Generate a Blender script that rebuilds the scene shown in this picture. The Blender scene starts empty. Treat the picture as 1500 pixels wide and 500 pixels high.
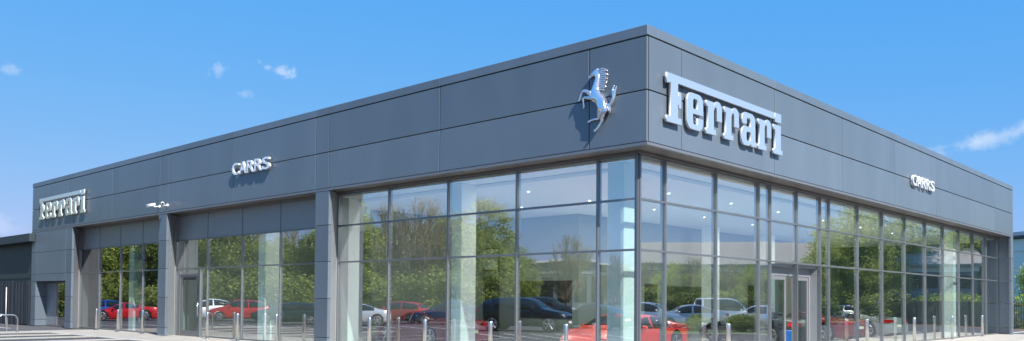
import bpy, bmesh, math, random
from mathutils import Vector, Matrix, noise
random.seed(7)
R_ = math.radians
scene = bpy.context.scene
col = scene.collection

# ------------------------------------------------------------------ frame of the place
TH = 0.8240088
UR = Vector((math.cos(TH), math.sin(TH), 0))      # along the right-hand facade, away from the corner
UL = Vector((-math.sin(TH), math.cos(TH), 0))     # along the left-hand facade, away from the corner
CO = Vector((2.9888, 18.46, 0))                   # the building's near corner
H = 1.6
FPX, PITCH, ROLL, CY = 1218.46, 0.025648, 0.0076814, 408.34
GL = 0.68                                         # glazing stands this far behind the cladding
ZA = -0.02                                         # level of the asphalt

def P(L, R, z=0.0):
    return CO + UL * L + UR * R + Vector((0, 0, z))

def axes():
    fw = Vector((0, math.cos(PITCH), math.sin(PITCH)))
    r = Vector((1, 0, 0)); u = r.cross(fw)
    return fw, r * math.cos(ROLL) + u * math.sin(ROLL), -r * math.sin(ROLL) + u * math.cos(ROLL)

def beyond(px, depth, side):
    """ground point (and heading) of a thing whose mirror image the facade glass shows"""
    fw, r, u = axes()
    lo, hi = 0, 900
    for _ in range(40):
        m = (lo + hi) / 2
        d = fw + r * (px - 750) / FPX - u * (m - CY) / FPX
        if d.z > 0: lo = m
        else: hi = m
    p = Vector((d.x, d.y, 0)) * depth / d.y
    t = Vector((1, 0, 0)) * 1.0
    dd = Vector((d.x, d.y, 0)).normalized(); t = Vector((dd.y, -dd.x, 0))
    n = UR if side == 'L' else UL
    def mir(q): return q - n * 2 * ((q - CO).dot(n) - GL)
    a = mir(p); b = mir(p + t)
    h = b - a
    a.z = 0
    return a, math.atan2(h.y, h.x)

# ------------------------------------------------------------------ materials
def nt(name):
    m = bpy.data.materials.new(name); m.use_nodes = True
    n = m.node_tree.nodes; l = m.node_tree.links
    return m, n, l, n['Principled BSDF']

def mat(name, base, rough=0.5, metal=0.0, var=0.0, scale=3.0, bump=0.0, bscale=40.0, spec=None, coat=0.0, stretch=None, emit=None):
    m, n, l, b = nt(name)
    b.inputs['Base Color'].default_value = (*base, 1)
    b.inputs['Roughness'].default_value = rough
    b.inputs['Metallic'].default_value = metal
    if spec is not None: b.inputs['Specular IOR Level'].default_value = spec
    if coat: b.inputs['Coat Weight'].default_value = coat; b.inputs['Coat Roughness'].default_value = 0.03
    if emit:
        b.inputs['Emission Color'].default_value = (*emit[0], 1); b.inputs['Emission Strength'].default_value = emit[1]
    if var or bump:
        tc = n.new('ShaderNodeTexCoord'); mp = n.new('ShaderNodeMapping'); l.new(tc.outputs['Object'], mp.inputs[0])
        if stretch: mp.inputs['Scale'].default_value = stretch
    if var:
        no = n.new('ShaderNodeTexNoise'); no.inputs['Scale'].default_value = scale; no.inputs['Detail'].default_value = 6
        l.new(mp.outputs[0], no.inputs[0])
        mr = n.new('ShaderNodeMapRange'); mr.inputs[1].default_value = .3; mr.inputs[2].default_value = .7
        mr.inputs[3].default_value = 1 - var; mr.inputs[4].default_value = 1 + var; l.new(no.outputs[0], mr.inputs[0])
        mx = n.new('ShaderNodeMix'); mx.data_type = 'RGBA'; mx.blend_type = 'MULTIPLY'; mx.inputs[0].default_value = 1
        mx.inputs[6].default_value = (*base, 1); l.new(mr.outputs[0], mx.inputs[7]); l.new(mx.outputs[2], b.inputs['Base Color'])
    if bump:
        n2 = n.new('ShaderNodeTexNoise'); n2.inputs['Scale'].default_value = bscale; n2.inputs['Detail'].default_value = 4
        l.new(mp.outputs[0], n2.inputs[0])
        bp = n.new('ShaderNodeBump'); bp.inputs['Strength'].default_value = bump; bp.inputs['Distance'].default_value = .02
        l.new(n2.outputs[0], bp.inputs['Height']); l.new(bp.outputs[0], b.inputs['Normal'])
    return m

def glass_mat(name, tint, refl, wav=0.0, power=1.0):
    m, n, l, b = nt(name); n.remove(b)
    out = n['Material Output']
    tr = n.new('ShaderNodeBsdfTransparent'); tr.inputs[0].default_value = (*tint, 1)
    gl = n.new('ShaderNodeBsdfGlossy'); gl.inputs['Roughness'].default_value = 0.0
    gl.inputs[0].default_value = (0.98, 0.93, 0.94, 1)
    fr = n.new('ShaderNodeFresnel'); fr.inputs[0].default_value = 1.5
    mr = n.new('ShaderNodeMapRange'); mr.inputs[1].default_value = 0.04; mr.inputs[2].default_value = 1
    mr.inputs[3].default_value = refl; mr.inputs[4].default_value = 1.0
    l.new(fr.outputs[0], mr.inputs[0])
    ge = n.new('ShaderNodeNewGeometry'); k = n.new('ShaderNodeMapRange'); k.inputs[3].default_value = 1.0; k.inputs[4].default_value = 0.12
    l.new(ge.outputs['Backfacing'], k.inputs[0])
    mu = n.new('ShaderNodeMath'); mu.operation = 'MULTIPLY'; l.new(mr.outputs[0], mu.inputs[0]); l.new(k.outputs[0], mu.inputs[1])
    mx = n.new('ShaderNodeMixShader'); l.new(mu.outputs[0], mx.inputs[0]); l.new(tr.outputs[0], mx.inputs[1]); l.new(gl.outputs[0], mx.inputs[2])
    l.new(mx.outputs[0], out.inputs[0])
    if wav:
        tc = n.new('ShaderNodeTexCoord'); no = n.new('ShaderNodeTexNoise'); no.inputs['Scale'].default_value = 0.9; no.inputs['Detail'].default_value = 1
        l.new(tc.outputs['Object'], no.inputs[0])
        bp = n.new('ShaderNodeBump'); bp.inputs['Strength'].default_value = wav; bp.inputs['Distance'].default_value = 0.01
        l.new(no.outputs[0], bp.inputs['Height']); l.new(bp.outputs[0], gl.inputs['Normal'])
    return m

M = {}
M['clad'] = mat('grey metallic cladding', (0.132, 0.166, 0.200), 0.36, 0.2, var=0.06, scale=0.9, bump=0.035, bscale=0.8, stretch=(1, 1, .3))
def per_panel(m, amt):
    n = m.node_tree.nodes; l = m.node_tree.links; b = n['Principled BSDF']
    src = b.inputs['Base Color'].links[0].from_socket
    g = n.new('ShaderNodeNewGeometry'); mr = n.new('ShaderNodeMapRange'); mr.inputs[3].default_value = 1 - amt; mr.inputs[4].default_value = 1 + amt
    l.new(g.outputs['Random Per Island'], mr.inputs[0])
    mx = n.new('ShaderNodeMix'); mx.data_type = 'RGBA'; mx.blend_type = 'MULTIPLY'; mx.inputs[0].default_value = 1
    l.new(src, mx.inputs[6]); l.new(mr.outputs[0], mx.inputs[7]); l.new(mx.outputs[2], b.inputs['Base Color'])
per_panel(M['clad'], .075)
M['clad_frame'] = mat('dark joint', (0.02, 0.022, 0.025), 0.7)
M['soffit'] = mat('soffit bronze grey', (0.17, 0.155, 0.15), 0.45, 0.25, var=0.06)
M['clad_pale'] = mat('pale silver return', (0.27, 0.29, 0.305), 0.4, 0.2, var=0.04)
M['flash'] = mat('pale flashing', (0.2, 0.21, 0.23), 0.4, 0.4)
M['frame'] = mat('anodised frame', (0.22, 0.235, 0.25), 0.33, 0.6)
M['opaque'] = mat('insulated grey panel', (0.24, 0.255, 0.27), 0.35, 0.2, var=0.02)
M['clad_dark'] = mat('dark green grey ribbed cladding', (0.03, 0.043, 0.05), 0.5, 0.2, var=0.1)
M['gate'] = mat('near black slate blue gate', (0.012, 0.019, 0.03), 0.5, 0.1)
M['glass'] = glass_mat('solar glass', (0.91, 0.992, 0.97), 0.38, 0.08)
M['glass_door'] = glass_mat('door glass', (0.62, 0.72, 0.70), 0.12, 0.03)
M['alu'] = mat('silver door frame', (0.22, 0.23, 0.24), 0.35, 0.3)
M['steel'] = mat('brushed stainless', (0.62, 0.62, 0.61), 0.28, 1.0, var=0.05, bump=0.02, bscale=60)
M['chrome'] = mat('polished chrome', (0.88, 0.88, 0.9), 0.14, 0.9)
M['sign_face'] = mat('satin silver', (0.92, 0.9, 0.88), 0.22, 0.8)
M['name_face'] = mat('bright silver', (0.9, 0.9, 0.92), 0.25, 0.45)
M['white_gloss'] = mat('white return', (0.55, 0.56, 0.56), 0.25)
M['white'] = mat('white paint', (0.75, 0.75, 0.73), 0.5, var=0.04)
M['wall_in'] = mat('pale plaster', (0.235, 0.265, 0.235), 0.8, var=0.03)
M['ceil_in'] = mat('ceiling plaster', (0.88, 0.86, 0.86), 0.8)
M['column'] = mat('white column', (0.86, 0.91, 0.91), 0.6, var=0.02)
M['floor_in'] = mat('polished grey tile', (0.55, 0.54, 0.54), 0.2, var=0.06)
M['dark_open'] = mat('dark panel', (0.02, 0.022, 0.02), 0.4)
M['roof'] = mat('roof membrane', (0.3, 0.31, 0.32), 0.8, var=0.1)
M['tyre'] = mat('tyre rubber', (0.015, 0.015, 0.016), 0.75)
M['rim'] = mat('alloy rim', (0.6, 0.61, 0.63), 0.25, 0.9)
M['car_glass'] = mat('car window', (0.012, 0.016, 0.018), 0.03, 0.0, spec=0.9)
M['lamp_clear'] = mat('headlamp', (0.7, 0.72, 0.75), 0.08, 0.3)
M['lamp_red'] = mat('tail lamp', (0.45, 0.01, 0.01), 0.12)
M['black_trim'] = mat('black trim', (0.015, 0.015, 0.016), 0.5)
M['plate'] = mat('plate', (0.75, 0.72, 0.5), 0.4)
M['bark'] = mat('bark', (0.2, 0.165, 0.13), 0.9, var=0.25, scale=6, bump=0.4, bscale=12)
M['grass'] = mat('grass', (0.075, 0.12, 0.028), 0.9, var=0.35, scale=2.5, bump=0.5, bscale=30)
M['bulb'] = mat('lit downlight', (0.9, 0.9, 0.9), 0.4, emit=((1.0, 0.97, 0.9), 2.5))
M['orange'] = mat('orange board', (0.75, 0.28, 0.04), 0.5)
M['blue'] = mat('blue plastic', (0.01, 0.16, 0.55), 0.35)
M['fence'] = mat('dark green fence paint', (0.012, 0.018, 0.017), 0.5)
M['brick'] = mat('red brown brick', (0.22, 0.12, 0.085), 0.85, var=0.2, scale=8)
M['pale_roof'] = mat('pale corrugated roof', (0.42, 0.39, 0.34), 0.5, 0.1, var=0.05)
M['pale_green'] = mat('pale green sheet', (0.36, 0.52, 0.42), 0.5, var=0.05)
M['canopy_white'] = mat('white curved canopy', (0.7, 0.72, 0.74), 0.4)
M['bld_dark'] = mat('dark blue grey sheeting', (0.04, 0.05, 0.065), 0.5, var=0.1)
M['bld_wall'] = mat('blue grey wall', (0.16, 0.20, 0.23), 0.6, var=0.06)

def paving(name, c, s, mortar, bump=0.3):
    m, n, l, b = nt(name)
    tc = n.new('ShaderNodeTexCoord'); mp = n.new('ShaderNodeMapping'); mp.inputs['Rotation'].default_value = (0, 0, -TH)
    l.new(tc.outputs['Object'], mp.inputs[0])
    br = n.new('ShaderNodeTexBrick'); br.inputs['Scale'].default_value = 1; br.inputs['Brick Width'].default_value = s
    br.inputs['Row Height'].default_value = s / 2; br.inputs['Mortar Size'].default_value = 0.012
    br.inputs['Color1'].default_value = (*c, 1); br.inputs['Color2'].default_value = (*[v * 0.88 for v in c], 1)
    br.inputs['Mortar'].default_value = (*mortar, 1); l.new(mp.outputs[0], br.inputs[0])
    no = n.new('ShaderNodeTexNoise'); no.inputs['Scale'].default_value = 1.3; no.inputs['Detail'].default_value = 8; l.new(tc.outputs['Object'], no.inputs[0])
    mr = n.new('ShaderNodeMapRange'); mr.inputs[3].default_value = 0.75; mr.inputs[4].default_value = 1.15; l.new(no.outputs[0], mr.inputs[0])
    mx = n.new('ShaderNodeMix'); mx.data_type = 'RGBA'; mx.blend_type = 'MULTIPLY'; mx.inputs[0].default_value = 1
    l.new(br.outputs[0], mx.inputs[6]); l.new(mr.outputs[0], mx.inputs[7]); l.new(mx.outputs[2], b.inputs['Base Color'])
    b.inputs['Roughness'].default_value = 0.85
    return m
M['paving'] = paving('concrete paving', (0.40, 0.37, 0.32), 0.6, (0.25, 0.23, 0.2))
M['asphalt'] = mat('asphalt', (0.085, 0.082, 0.085), 0.85, var=0.22, scale=0.35, bump=0.5, bscale=90)
M['bay'] = mat('dark asphalt bay', (0.06, 0.06, 0.063), 0.85, var=0.2, scale=0.8, bump=0.5, bscale=90)
M['kerb'] = mat('concrete kerb', (0.50, 0.48, 0.44), 0.85, var=0.1)
M['line'] = mat('white road paint', (0.7, 0.69, 0.64), 0.7, var=0.12, scale=9)

def leaf_mat(name, c1, c2, trans=0.25):
    m, n, l, b = nt(name)
    g = n.new('ShaderNodeNewGeometry'); oi = n.new('ShaderNodeObjectInfo'); tc = n.new('ShaderNodeTexCoord')
    no = n.new('ShaderNodeTexNoise'); no.inputs['Scale'].default_value = 0.7; no.inputs['Detail'].default_value = 3
    l.new(tc.outputs['Object'], no.inputs[0])
    ad = n.new('ShaderNodeMath'); ad.operation = 'ADD'; l.new(g.outputs['Random Per Island'], ad.inputs[0]); l.new(no.outputs[0], ad.inputs[1])
    a2 = n.new('ShaderNodeMath'); a2.operation = 'MULTIPLY_ADD'; l.new(oi.outputs['Random'], a2.inputs[0]); a2.inputs[1].default_value = 0.5; l.new(ad.outputs[0], a2.inputs[2])
    mr = n.new('ShaderNodeMapRange'); mr.inputs[1].default_value = 0.4; mr.inputs[2].default_value = 1.7; l.new(a2.outputs[0], mr.inputs[0])
    mx = n.new('ShaderNodeMix'); mx.data_type = 'RGBA'; mx.inputs[6].default_value = (*c1, 1); mx.inputs[7].default_value = (*c2, 1)
    l.new(mr.outputs[0], mx.inputs[0]); l.new(mx.outputs[2], b.inputs['Base Color'])
    b.inputs['Roughness'].default_value = 0.6
    b.inputs['Specular IOR Level'].default_value = 0.25
    tl = n.new('ShaderNodeBsdfTranslucent'); l.new(mx.outputs[2], tl.inputs[0])
    ms = n.new('ShaderNodeMixShader'); ms.inputs[0].default_value = trans
    l.new(b.outputs[0], ms.inputs[1]); l.new(tl.outputs[0], ms.inputs[2]); l.new(ms.outputs[0], n['Material Output'].inputs[0])
    return m
M['leaf'] = leaf_mat('spring leaves', (0.11, 0.17, 0.035), (0.42, 0.50, 0.12), .4)
M['leaf_dark'] = leaf_mat('dark leaves', (0.05, 0.08, 0.02), (0.27, 0.33, 0.08), .35)
M['leaf_bud'] = leaf_mat('budding leaves', (0.2, 0.19, 0.06), (0.36, 0.33, 0.12), .35)
M['leaf_hedge'] = leaf_mat('hedge leaves', (0.12, 0.2, 0.02), (0.28, 0.38, 0.05))

PAINT = {}
def paint(name, c, metal=0.3):
    if name not in PAINT:
        PAINT[name] = mat(name + ' car paint', c, 0.28, metal, coat=0.8)
    return PAINT[name]

# ------------------------------------------------------------------ mesh helpers
def link(name, bm, mats, parent=None, smooth=False, origin=None):
    me = bpy.data.meshes.new(name)
    bmesh.ops.recalc_face_normals(bm, faces=bm.faces)
    if origin is not None:
        bmesh.ops.translate(bm, verts=bm.verts, vec=-origin)
    bm.to_mesh(me); bm.free()
    if not isinstance(mats, (list, tuple)): mats = [mats]
    for m in mats: me.materials.append(m)
    if smooth:
        for p in me.polygons: p.use_smooth = True
    o = bpy.data.objects.new(name, me); col.objects.link(o)
    if origin is not None: o.location = origin
    if parent: o.parent = parent
    return o

def tag(o, label=None, cat=None, group=None, kind=None):
    if label: o['label'] = label
    if cat: o['category'] = cat
    if group: o['group'] = group
    if kind: o['kind'] = kind
    return o

def empty(name, loc=(0, 0, 0), rz=0.0, parent=None):
    o = bpy.data.objects.new(name, None); col.objects.link(o)
    o.location = loc; o.rotation_euler = (0, 0, rz); o.empty_display_size = 0.3
    if parent: o.parent = parent
    return o

def hexa(bm, pts, mi=0):
    vs = [bm.verts.new(p) for p in pts]
    for f in ((0, 3, 2, 1), (4, 5, 6, 7), (0, 1, 5, 4), (1, 2, 6, 5), (2, 3, 7, 6), (3, 0, 4, 7)):
        fc = bm.faces.new([vs[i] for i in f]); fc.material_index = mi
    return vs

def wbox(bm, L0, L1, R0, R1, z0, z1, mi=0):
    """box in the building's own directions"""
    hexa(bm, [P(L0, R0, z0), P(L1, R0, z0), P(L1, R1, z0), P(L0, R1, z0), P(L0, R0, z1), P(L1, R0, z1), P(L1, R1, z1), P(L0, R1, z1)], mi)

def box(bm, x0, x1, y0, y1, z0, z1, mi=0):
    hexa(bm, [Vector(q) for q in ((x0, y0, z0), (x1, y0, z0), (x1, y1, z0), (x0, y1, z0), (x0, y0, z1), (x1, y0, z1), (x1, y1, z1), (x0, y1, z1))], mi)

def bevel(bm, w, seg=1):
    bmesh.ops.recalc_face_normals(bm, faces=bm.faces)
    bmesh.ops.bevel(bm, geom=[e for e in bm.edges if e.calc_face_angle(0) > 0.6], offset=w, segments=seg, affect='EDGES')

def tube(bm, pts, rad, seg=8, mi=0, cap=True):
    pts = [Vector(p) for p in pts]
    if not isinstance(rad, (list, tuple)): rad = [rad] * len(pts)
    rings = []
    prev = None
    for i, p in enumerate(pts):
        t = (pts[min(i + 1, len(pts) - 1)] - pts[max(i - 1, 0)])
        if t.length < 1e-9: t = Vector((0, 0, 1))
        t.normalize()
        if prev is None:
            a = t.cross(Vector((0, 0, 1)))
            if a.length < 0.05: a = t.cross(Vector((1, 0, 0)))
        else:
            a = prev - t * prev.dot(t)
        a.normalize(); prev = a; b = t.cross(a)
        rings.append([bm.verts.new(p + (a * math.cos(k * 2 * math.pi / seg) + b * math.sin(k * 2 * math.pi / seg)) * rad[i]) for k in range(seg)])
    for r0, r1 in zip(rings, rings[1:]):
        for k in range(seg):
            f = bm.faces.new((r0[k], r0[(k + 1) % seg], r1[(k + 1) % seg], r1[k])); f.material_index = mi; f.smooth = True
    if cap:
        for r in (rings[0], rings[-1]):
            f = bm.faces.new(r); f.material_index = mi

def poly_prism(bm, pts2, frame, d0, d1, mi=0):
    """pts2 (a,b) -> frame(a,b,depth)"""
    n = len(pts2)
    A = [bm.verts.new(frame(a, b, d0)) for a, b in pts2]; B = [bm.verts.new(frame(a, b, d1)) for a, b in pts2]
    bm.faces.new(A).material_index = mi; bm.faces.new(B[::-1]).material_index = mi
    for i in range(n):
        bm.faces.new((A[i], B[i], B[(i + 1) % n], A[(i + 1) % n])).material_index = mi

def arc(cx, cy, r, a0, a1, n=4):
    return [(cx + r * math.cos(R_(a0 + (a1 - a0) * i / n)), cy + r * math.sin(R_(a0 + (a1 - a0) * i / n))) for i in range(n + 1)]

# ------------------------------------------------------------------ the building
LEND, MEND = 40.07, 34.4
ZT, ZC, ZM, ZS, ZB = 7.79, 7.55, 6.33, 5.16, 5.09
bld = empty('showroom_building', P(0, 0, 0))
bld_inv = Matrix.Translation(-bld.location)
tag(bld, 'grey metal clad flat roofed glass showroom building with its corner nearest to the viewer', 'building')
def part(name, bm, mats, parent=None, smooth=False):
    o = link(name, bm, mats, None, smooth)
    if parent is None:
        o.parent = bld; o.matrix_parent_inverse = bld_inv
    else:
        o.parent = parent; o.matrix_parent_inverse = Matrix.Identity(4)
    return o
# sub-part parents sit at identity transforms in world space because of the parent inverse
def subpart(name, bm, mats, parent, smooth=False):
    return part(name, bm, mats, parent, smooth)

def cladding(name, cuts, rows, side, g=0.013, d=0.06):
    bm = bmesh.new()
    for a, b in zip(cuts, cuts[1:]):
        for z0, z1 in rows:
            if side == 'L': wbox(bm, a + g, b - g, 0, d, z0 + g, z1 - g)
            else: wbox(bm, 0, d, a + g, b - g, z0 + g, z1 - g)
    bevel(bm, 0.006, 1)
    return part(name, bm, M['clad'])
rows = [(ZS, ZM), (ZM, ZC)]
cutsL = [0.0, 1.63, 6.87, 12.16, 12.89, 18.21, 23.57, 24.34, 29.3, 34.06, 34.8, LEND]
cutsR = [0.07, 1.46, 6.35, 11.27, 16.2, 21.16, 26.08, 30.6, MEND]
cladding('fascia_cladding', cutsL, rows, 'L')
cladding('fascia_cladding', cutsR, rows, 'R')
# dark backing seen in the joints, and the core of the upper storey
bm = bmesh.new(); wbox(bm, 0.07, LEND - .02, 0.07, 0.5, ZB + .03, ZC + .1); wbox(bm, 0.07, 0.5, 0.5, MEND - .02, ZB + .03, ZC + .1)
part('fascia_backing', bm, M['clad_frame'])
# parapet capping: lengths with fine gaps
bm = bmesh.new()
for a, b in ((-.012, 6.87), (6.87, 12.89), (12.89, 18.21), (18.21, 24.34), (24.34, 34.06), (34.06, LEND + .01)):
    wbox(bm, a + .004, b - .004, -.012, .38, ZC + .012, ZT)
for a, b in ((.385, 6.35), (6.35, 16.2), (16.2, 26.08), (26.08, MEND + .01)):
    wbox(bm, -.012, .38, a + .004, b - .004, ZC + .012, ZT)
wbox(bm, LEND - .38, LEND + .012, .385, 12, ZC + .012, ZT); wbox(bm, .385, 12, MEND - .38, MEND + .012, ZC + .012, ZT)
bevel(bm, 0.008)
part('parapet_capping', bm, M['clad'])
# drip flashing below the fascia
bm = bmesh.new(); wbox(bm, -.01, LEND, -.01, .09, ZB, ZS - .004); wbox(bm, -.01, .09, .094, MEND, ZB, ZS - .004)
part('drip_flashing', bm, M['flash'])
# soffit with panel joints
bm = bmesh.new()
x = .095
segs = [.095] + [1.8 + 2.45 * i for i in range(15)] + [LEND - .02]
for a, b in zip(segs, segs[1:]): wbox(bm, a + .006, b - .006, .095, GL - .1, ZB + .025, ZB + .06)
segs = [GL - .1] + [1.8 + 2.45 * i for i in range(13)] + [MEND - .02]
for a, b in zip(segs, segs[1:]): wbox(bm, .095, GL - .1, a + .006, b - .006, ZB + .025, ZB + .06)
part('soffit', bm, M['soffit'])
bm = bmesh.new(); wbox(bm, GL - .1, LEND - .02, GL - .1, GL + .05, ZB - .035, ZB + .04); wbox(bm, GL - .1, GL + .05, GL + .053, MEND - .02, ZB - .035, ZB + .04)
part('soffit_trim', bm, M['soffit'])

# piers
def pier(L0, L1, Lb, joints):
    bm = bmesh.new(); zz = [0.0] + joints + [ZS - .02]
    for a, b in zip(zz, zz[1:]): wbox(bm, L0, L1, 0, .11, a + .009, b - .009)
    bevel(bm, .006)
    o = part('pier', bm, M['clad'])
    bm = bmesh.new(); wbox(bm, L0 + .02, L1 - .02, .02, .1, 0, ZB); subpart('pier_core', bm, M['clad_frame'], o)
    bm = bmesh.new()      # splayed return running back to the glazing
    poly_prism(bm, [(L0 + .01, .114), (L1 - .012, .114), (L1 - .012, 1.1), (Lb, 1.1), (Lb, .62)], lambda a, b, d: P(a, b, d), 0.0, ZB - .01)
    subpart('pale_return', bm, M['clad_pale'], o)
PJ = [0.34, 1.6, 2.79, 3.97]
pier(12.13, 12.88, 12.56, PJ)
pier(23.68, 24.40, 24.17, PJ)
pier(34.16, 34.98, 34.90, PJ)
bm = bmesh.new(); zz = [0.0] + PJ + [ZS - .02]
for a, b in zip(zz, zz[1:]): wbox(bm, 0, .11, 33.93, 34.4, a + .009, b - .009)
for a, b in zip(zz, zz[1:]): wbox(bm, .115, 1.1, 34.2, 34.4, a + .009, b - .009)
bevel(bm, .006)
o = part('pier', bm, M['clad'])
bm = bmesh.new(); wbox(bm, .02, .1, 33.95, 34.38, 0, ZB); subpart('pier_core', bm, M['clad_frame'], o)
# solid end wall at the far left with its recessed glazed doors
bm = bmesh.new()
zz = [2.40, 2.79, 3.97, ZS - .02]
for a, b in zip(zz, zz[1:]):
    for l0, l1 in ((34.99, 39.25), (39.25, LEND - .01)): wbox(bm, l0 + .008, l1 - .008, 0, .9, a + .008, b - .008)
for a, b in ((0, .34), (.34, 1.6), (1.6, 2.4)): wbox(bm, 39.33, LEND - .01, 0, .9, a + .008, b - .008)
bevel(bm, .006)
part('end_wall', bm, M['clad'])
bm = bmesh.new(); wbox(bm, 35.02, LEND - .05, .03, .88, 2.43, ZB); wbox(bm, 39.36, LEND - .05, .03, .88, 0, 2.44); part('end_wall_core', bm, M['clad_frame'])
bm = bmesh.new()
for l in (35.0, 36.35, 37.75, 39.26): wbox(bm, l, l + .07, .55, .63, 0, 2.38)
wbox(bm, 35.07, 39.26, .56, .62, 2.3, 2.375); wbox(bm, 35.07, 39.26, .56, .62, 0.0, .08)
ed = part('end_door', bm, M['frame'])
for a, b in ((35.07, 36.35), (36.42, 37.75)):
    bm = bmesh.new(); wbox(bm, a, b, .58, .595, .08, 2.3); subpart('pane', bm, M['glass'], ed)
bm = bmesh.new(); wbox(bm, 37.82, 39.26, .57, .60, .08, 2.3); subpart('solid_panel', bm, M['opaque'], ed)

# glazed bays: one frame each, with its panes
def bay_left(L0, L1, mull, panel_rows, side='L', z_top=5.04, trans=(2.8, 4.0), skip=(), inner_first=None):
    bm = bmesh.new()
    w, dp = 0.052, 0.16
    def fb(a, b, z0, z1, d0, d1):
        if side == 'L': wbox(bm, a, b, GL + d0, GL + d1, z0, z1)
        else: wbox(bm, GL + d0, GL + d1, a, b, z0, z1)
    ms = sorted(mull)
    for m in ms: fb(m - w / 2, m + w / 2, 0.0, z_top, -.035, .12)
    edges = ms
    cells = []
    for a, b in zip(edges, edges[1:]):
        a2, b2 = a + w / 2, b - w / 2
        zz = [0.03] + list(trans) + [z_top]
        for zi, z in enumerate(zz):
            if (a, zi) in skip: continue
            fb(a2, b2, z - .025, z + .025, -.025, .09)
        for i in range(len(zz) - 1):
            if (a, i, 'p') in skip: continue
            cells.append((a2, b2, zz[i] + .03, zz[i + 1] - .03, i))
    fr = part('window_frame', bm, M['frame'])
    for a, b, z0, z1, i in cells:
        bm = bmesh.new()
        if i in panel_rows:
            if side == 'L': wbox(bm, a, b, GL - .02, GL + .04, z0, z1)
            else: wbox(bm, GL - .02, GL + .04, a, b, z0, z1)
            subpart('insulated_panel', bm, M['opaque'], fr)
        else:
            t = random.uniform(-.0045, .0045)
            if side == 'L': wbox(bm, a, b, GL + .01, GL + .026, z0, z1)
            else: wbox(bm, GL + .01, GL + .026, a, b, z0, z1)
            for v in bm.verts:      # panes never sit quite true
                v.co += (UR if side == 'L' else UL) * (t * (v.co.z - 2.0) * .8)
            subpart('pane', bm, M['glass'], fr)
    return fr
# bay by the corner, left facade
bay_left(.71, 12.1, [GL + .03, 1.87, 4.54, 7.22, 9.9, 12.53], [], 'L')
b2 = bay_left(12.9, 23.6, [12.92, 13.6, 16.04, 18.71, 21.42, 24.14], [2], 'L', skip={(21.42, 0, 'p'), (21.42, 0)})
b1 = bay_left(24.4, 34.1, [24.43, 25.0, 27.45, 29.9, 32.35, 34.87], [2], 'L')
mR = [GL + .03 + .001, 1.81, 4.3, 6.75, 7.49, 9.32, 11.09, 11.81, 14.36, 16.83, 19.38, 21.98, 24.5, 26.95, 29.35, 31.8, 34.17]
bay_left(.71, 33.9, mR, [], 'R', skip={(7.49, 0, 'p'), (9.32, 0, 'p'), (7.49, 0), (9.32, 0), (7.49, 1, 'x')})

# small side door in the middle left bay
def leaf(name, L0, L1, R, z1, frame_mat, glass, axis='L', parent=None, fw=.075):
    bm = bmesh.new()
    def q(a, b, z0, zz, d=.03):
        if axis == 'L': wbox(bm, a, b, R - d, R + d, z0, zz)
        else: wbox(bm, R - d, R + d, a, b, z0, zz)
    q(L0, L0 + fw, 0.02, z1); q(L1 - fw, L1, 0.02, z1)
    q(L0 + fw, L1 - fw, z1 - fw * 1.2, z1); q(L0 + fw, L1 - fw, .02, .02 + fw * 1.6)
    f = part(name, bm, M[frame_mat])
    bm = bmesh.new()
    a, b = L0 + fw, L1 - fw
    if axis == 'L': wbox(bm, a, b, R - .008, R + .008, .02 + fw * 1.6, z1 - fw * 1.2)
    else: wbox(bm, R - .008, R + .008, a, b, .02 + fw * 1.6, z1 - fw * 1.2)
    subpart('pane', bm, M[glass], f)
    bm = bmesh.new()
    s = L0 + fw / 2
    if axis == 'L': tube(bm, [P(s, R - .09, .85), P(s, R - .09, 1.45)], .015); tube(bm, [P(s, R - .09, .95), P(s, R, .95)], .01); tube(bm, [P(s, R - .09, 1.35), P(s, R, 1.35)], .01)
    else: tube(bm, [P(R - .09, s, .85), P(R - .09, s, 1.45)], .015); tube(bm, [P(R - .09, s, .95), P(R, s, .95)], .01); tube(bm, [P(R - .09, s, 1.35), P(R, s, 1.35)], .01)
    subpart('handle', bm, M['steel'], f, True)
    return f
d = leaf('side_door', 22.03, 23.7, GL + .02, 2.5, 'frame', 'glass_door', fw=.13)
bm = bmesh.new(); wbox(bm, 22.3, 23.4, GL - .06, GL - .01, 2.33, 2.43); subpart('door_closer', bm, M['black_trim'], d)
bm = bmesh.new(); wbox(bm, 21.95, 22.02, GL - .05, GL + .1, 0, 2.77); wbox(bm, 23.72, 23.8, GL - .05, GL + .1, 0, 2.77); wbox(bm, 22.021, 23.719, GL - .04, GL + .09, 2.52, 2.58)
df = part('door_surround', bm, M['frame'])
bm = bmesh.new(); wbox(bm, 22.02, 23.72, GL + .01, GL + .025, 2.585, 2.768); subpart('pane', bm, M['glass'], df)
bm = bmesh.new(); wbox(bm, 21.45, 21.945, GL + .01, GL + .025, .03, 2.768); subpart('pane', bm, M['glass'], df)
bm = bmesh.new(); wbox(bm, 23.805, 24.11, GL + .01, GL + .025, .03, 2.768); subpart('pane', bm, M['glass'], df)
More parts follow.
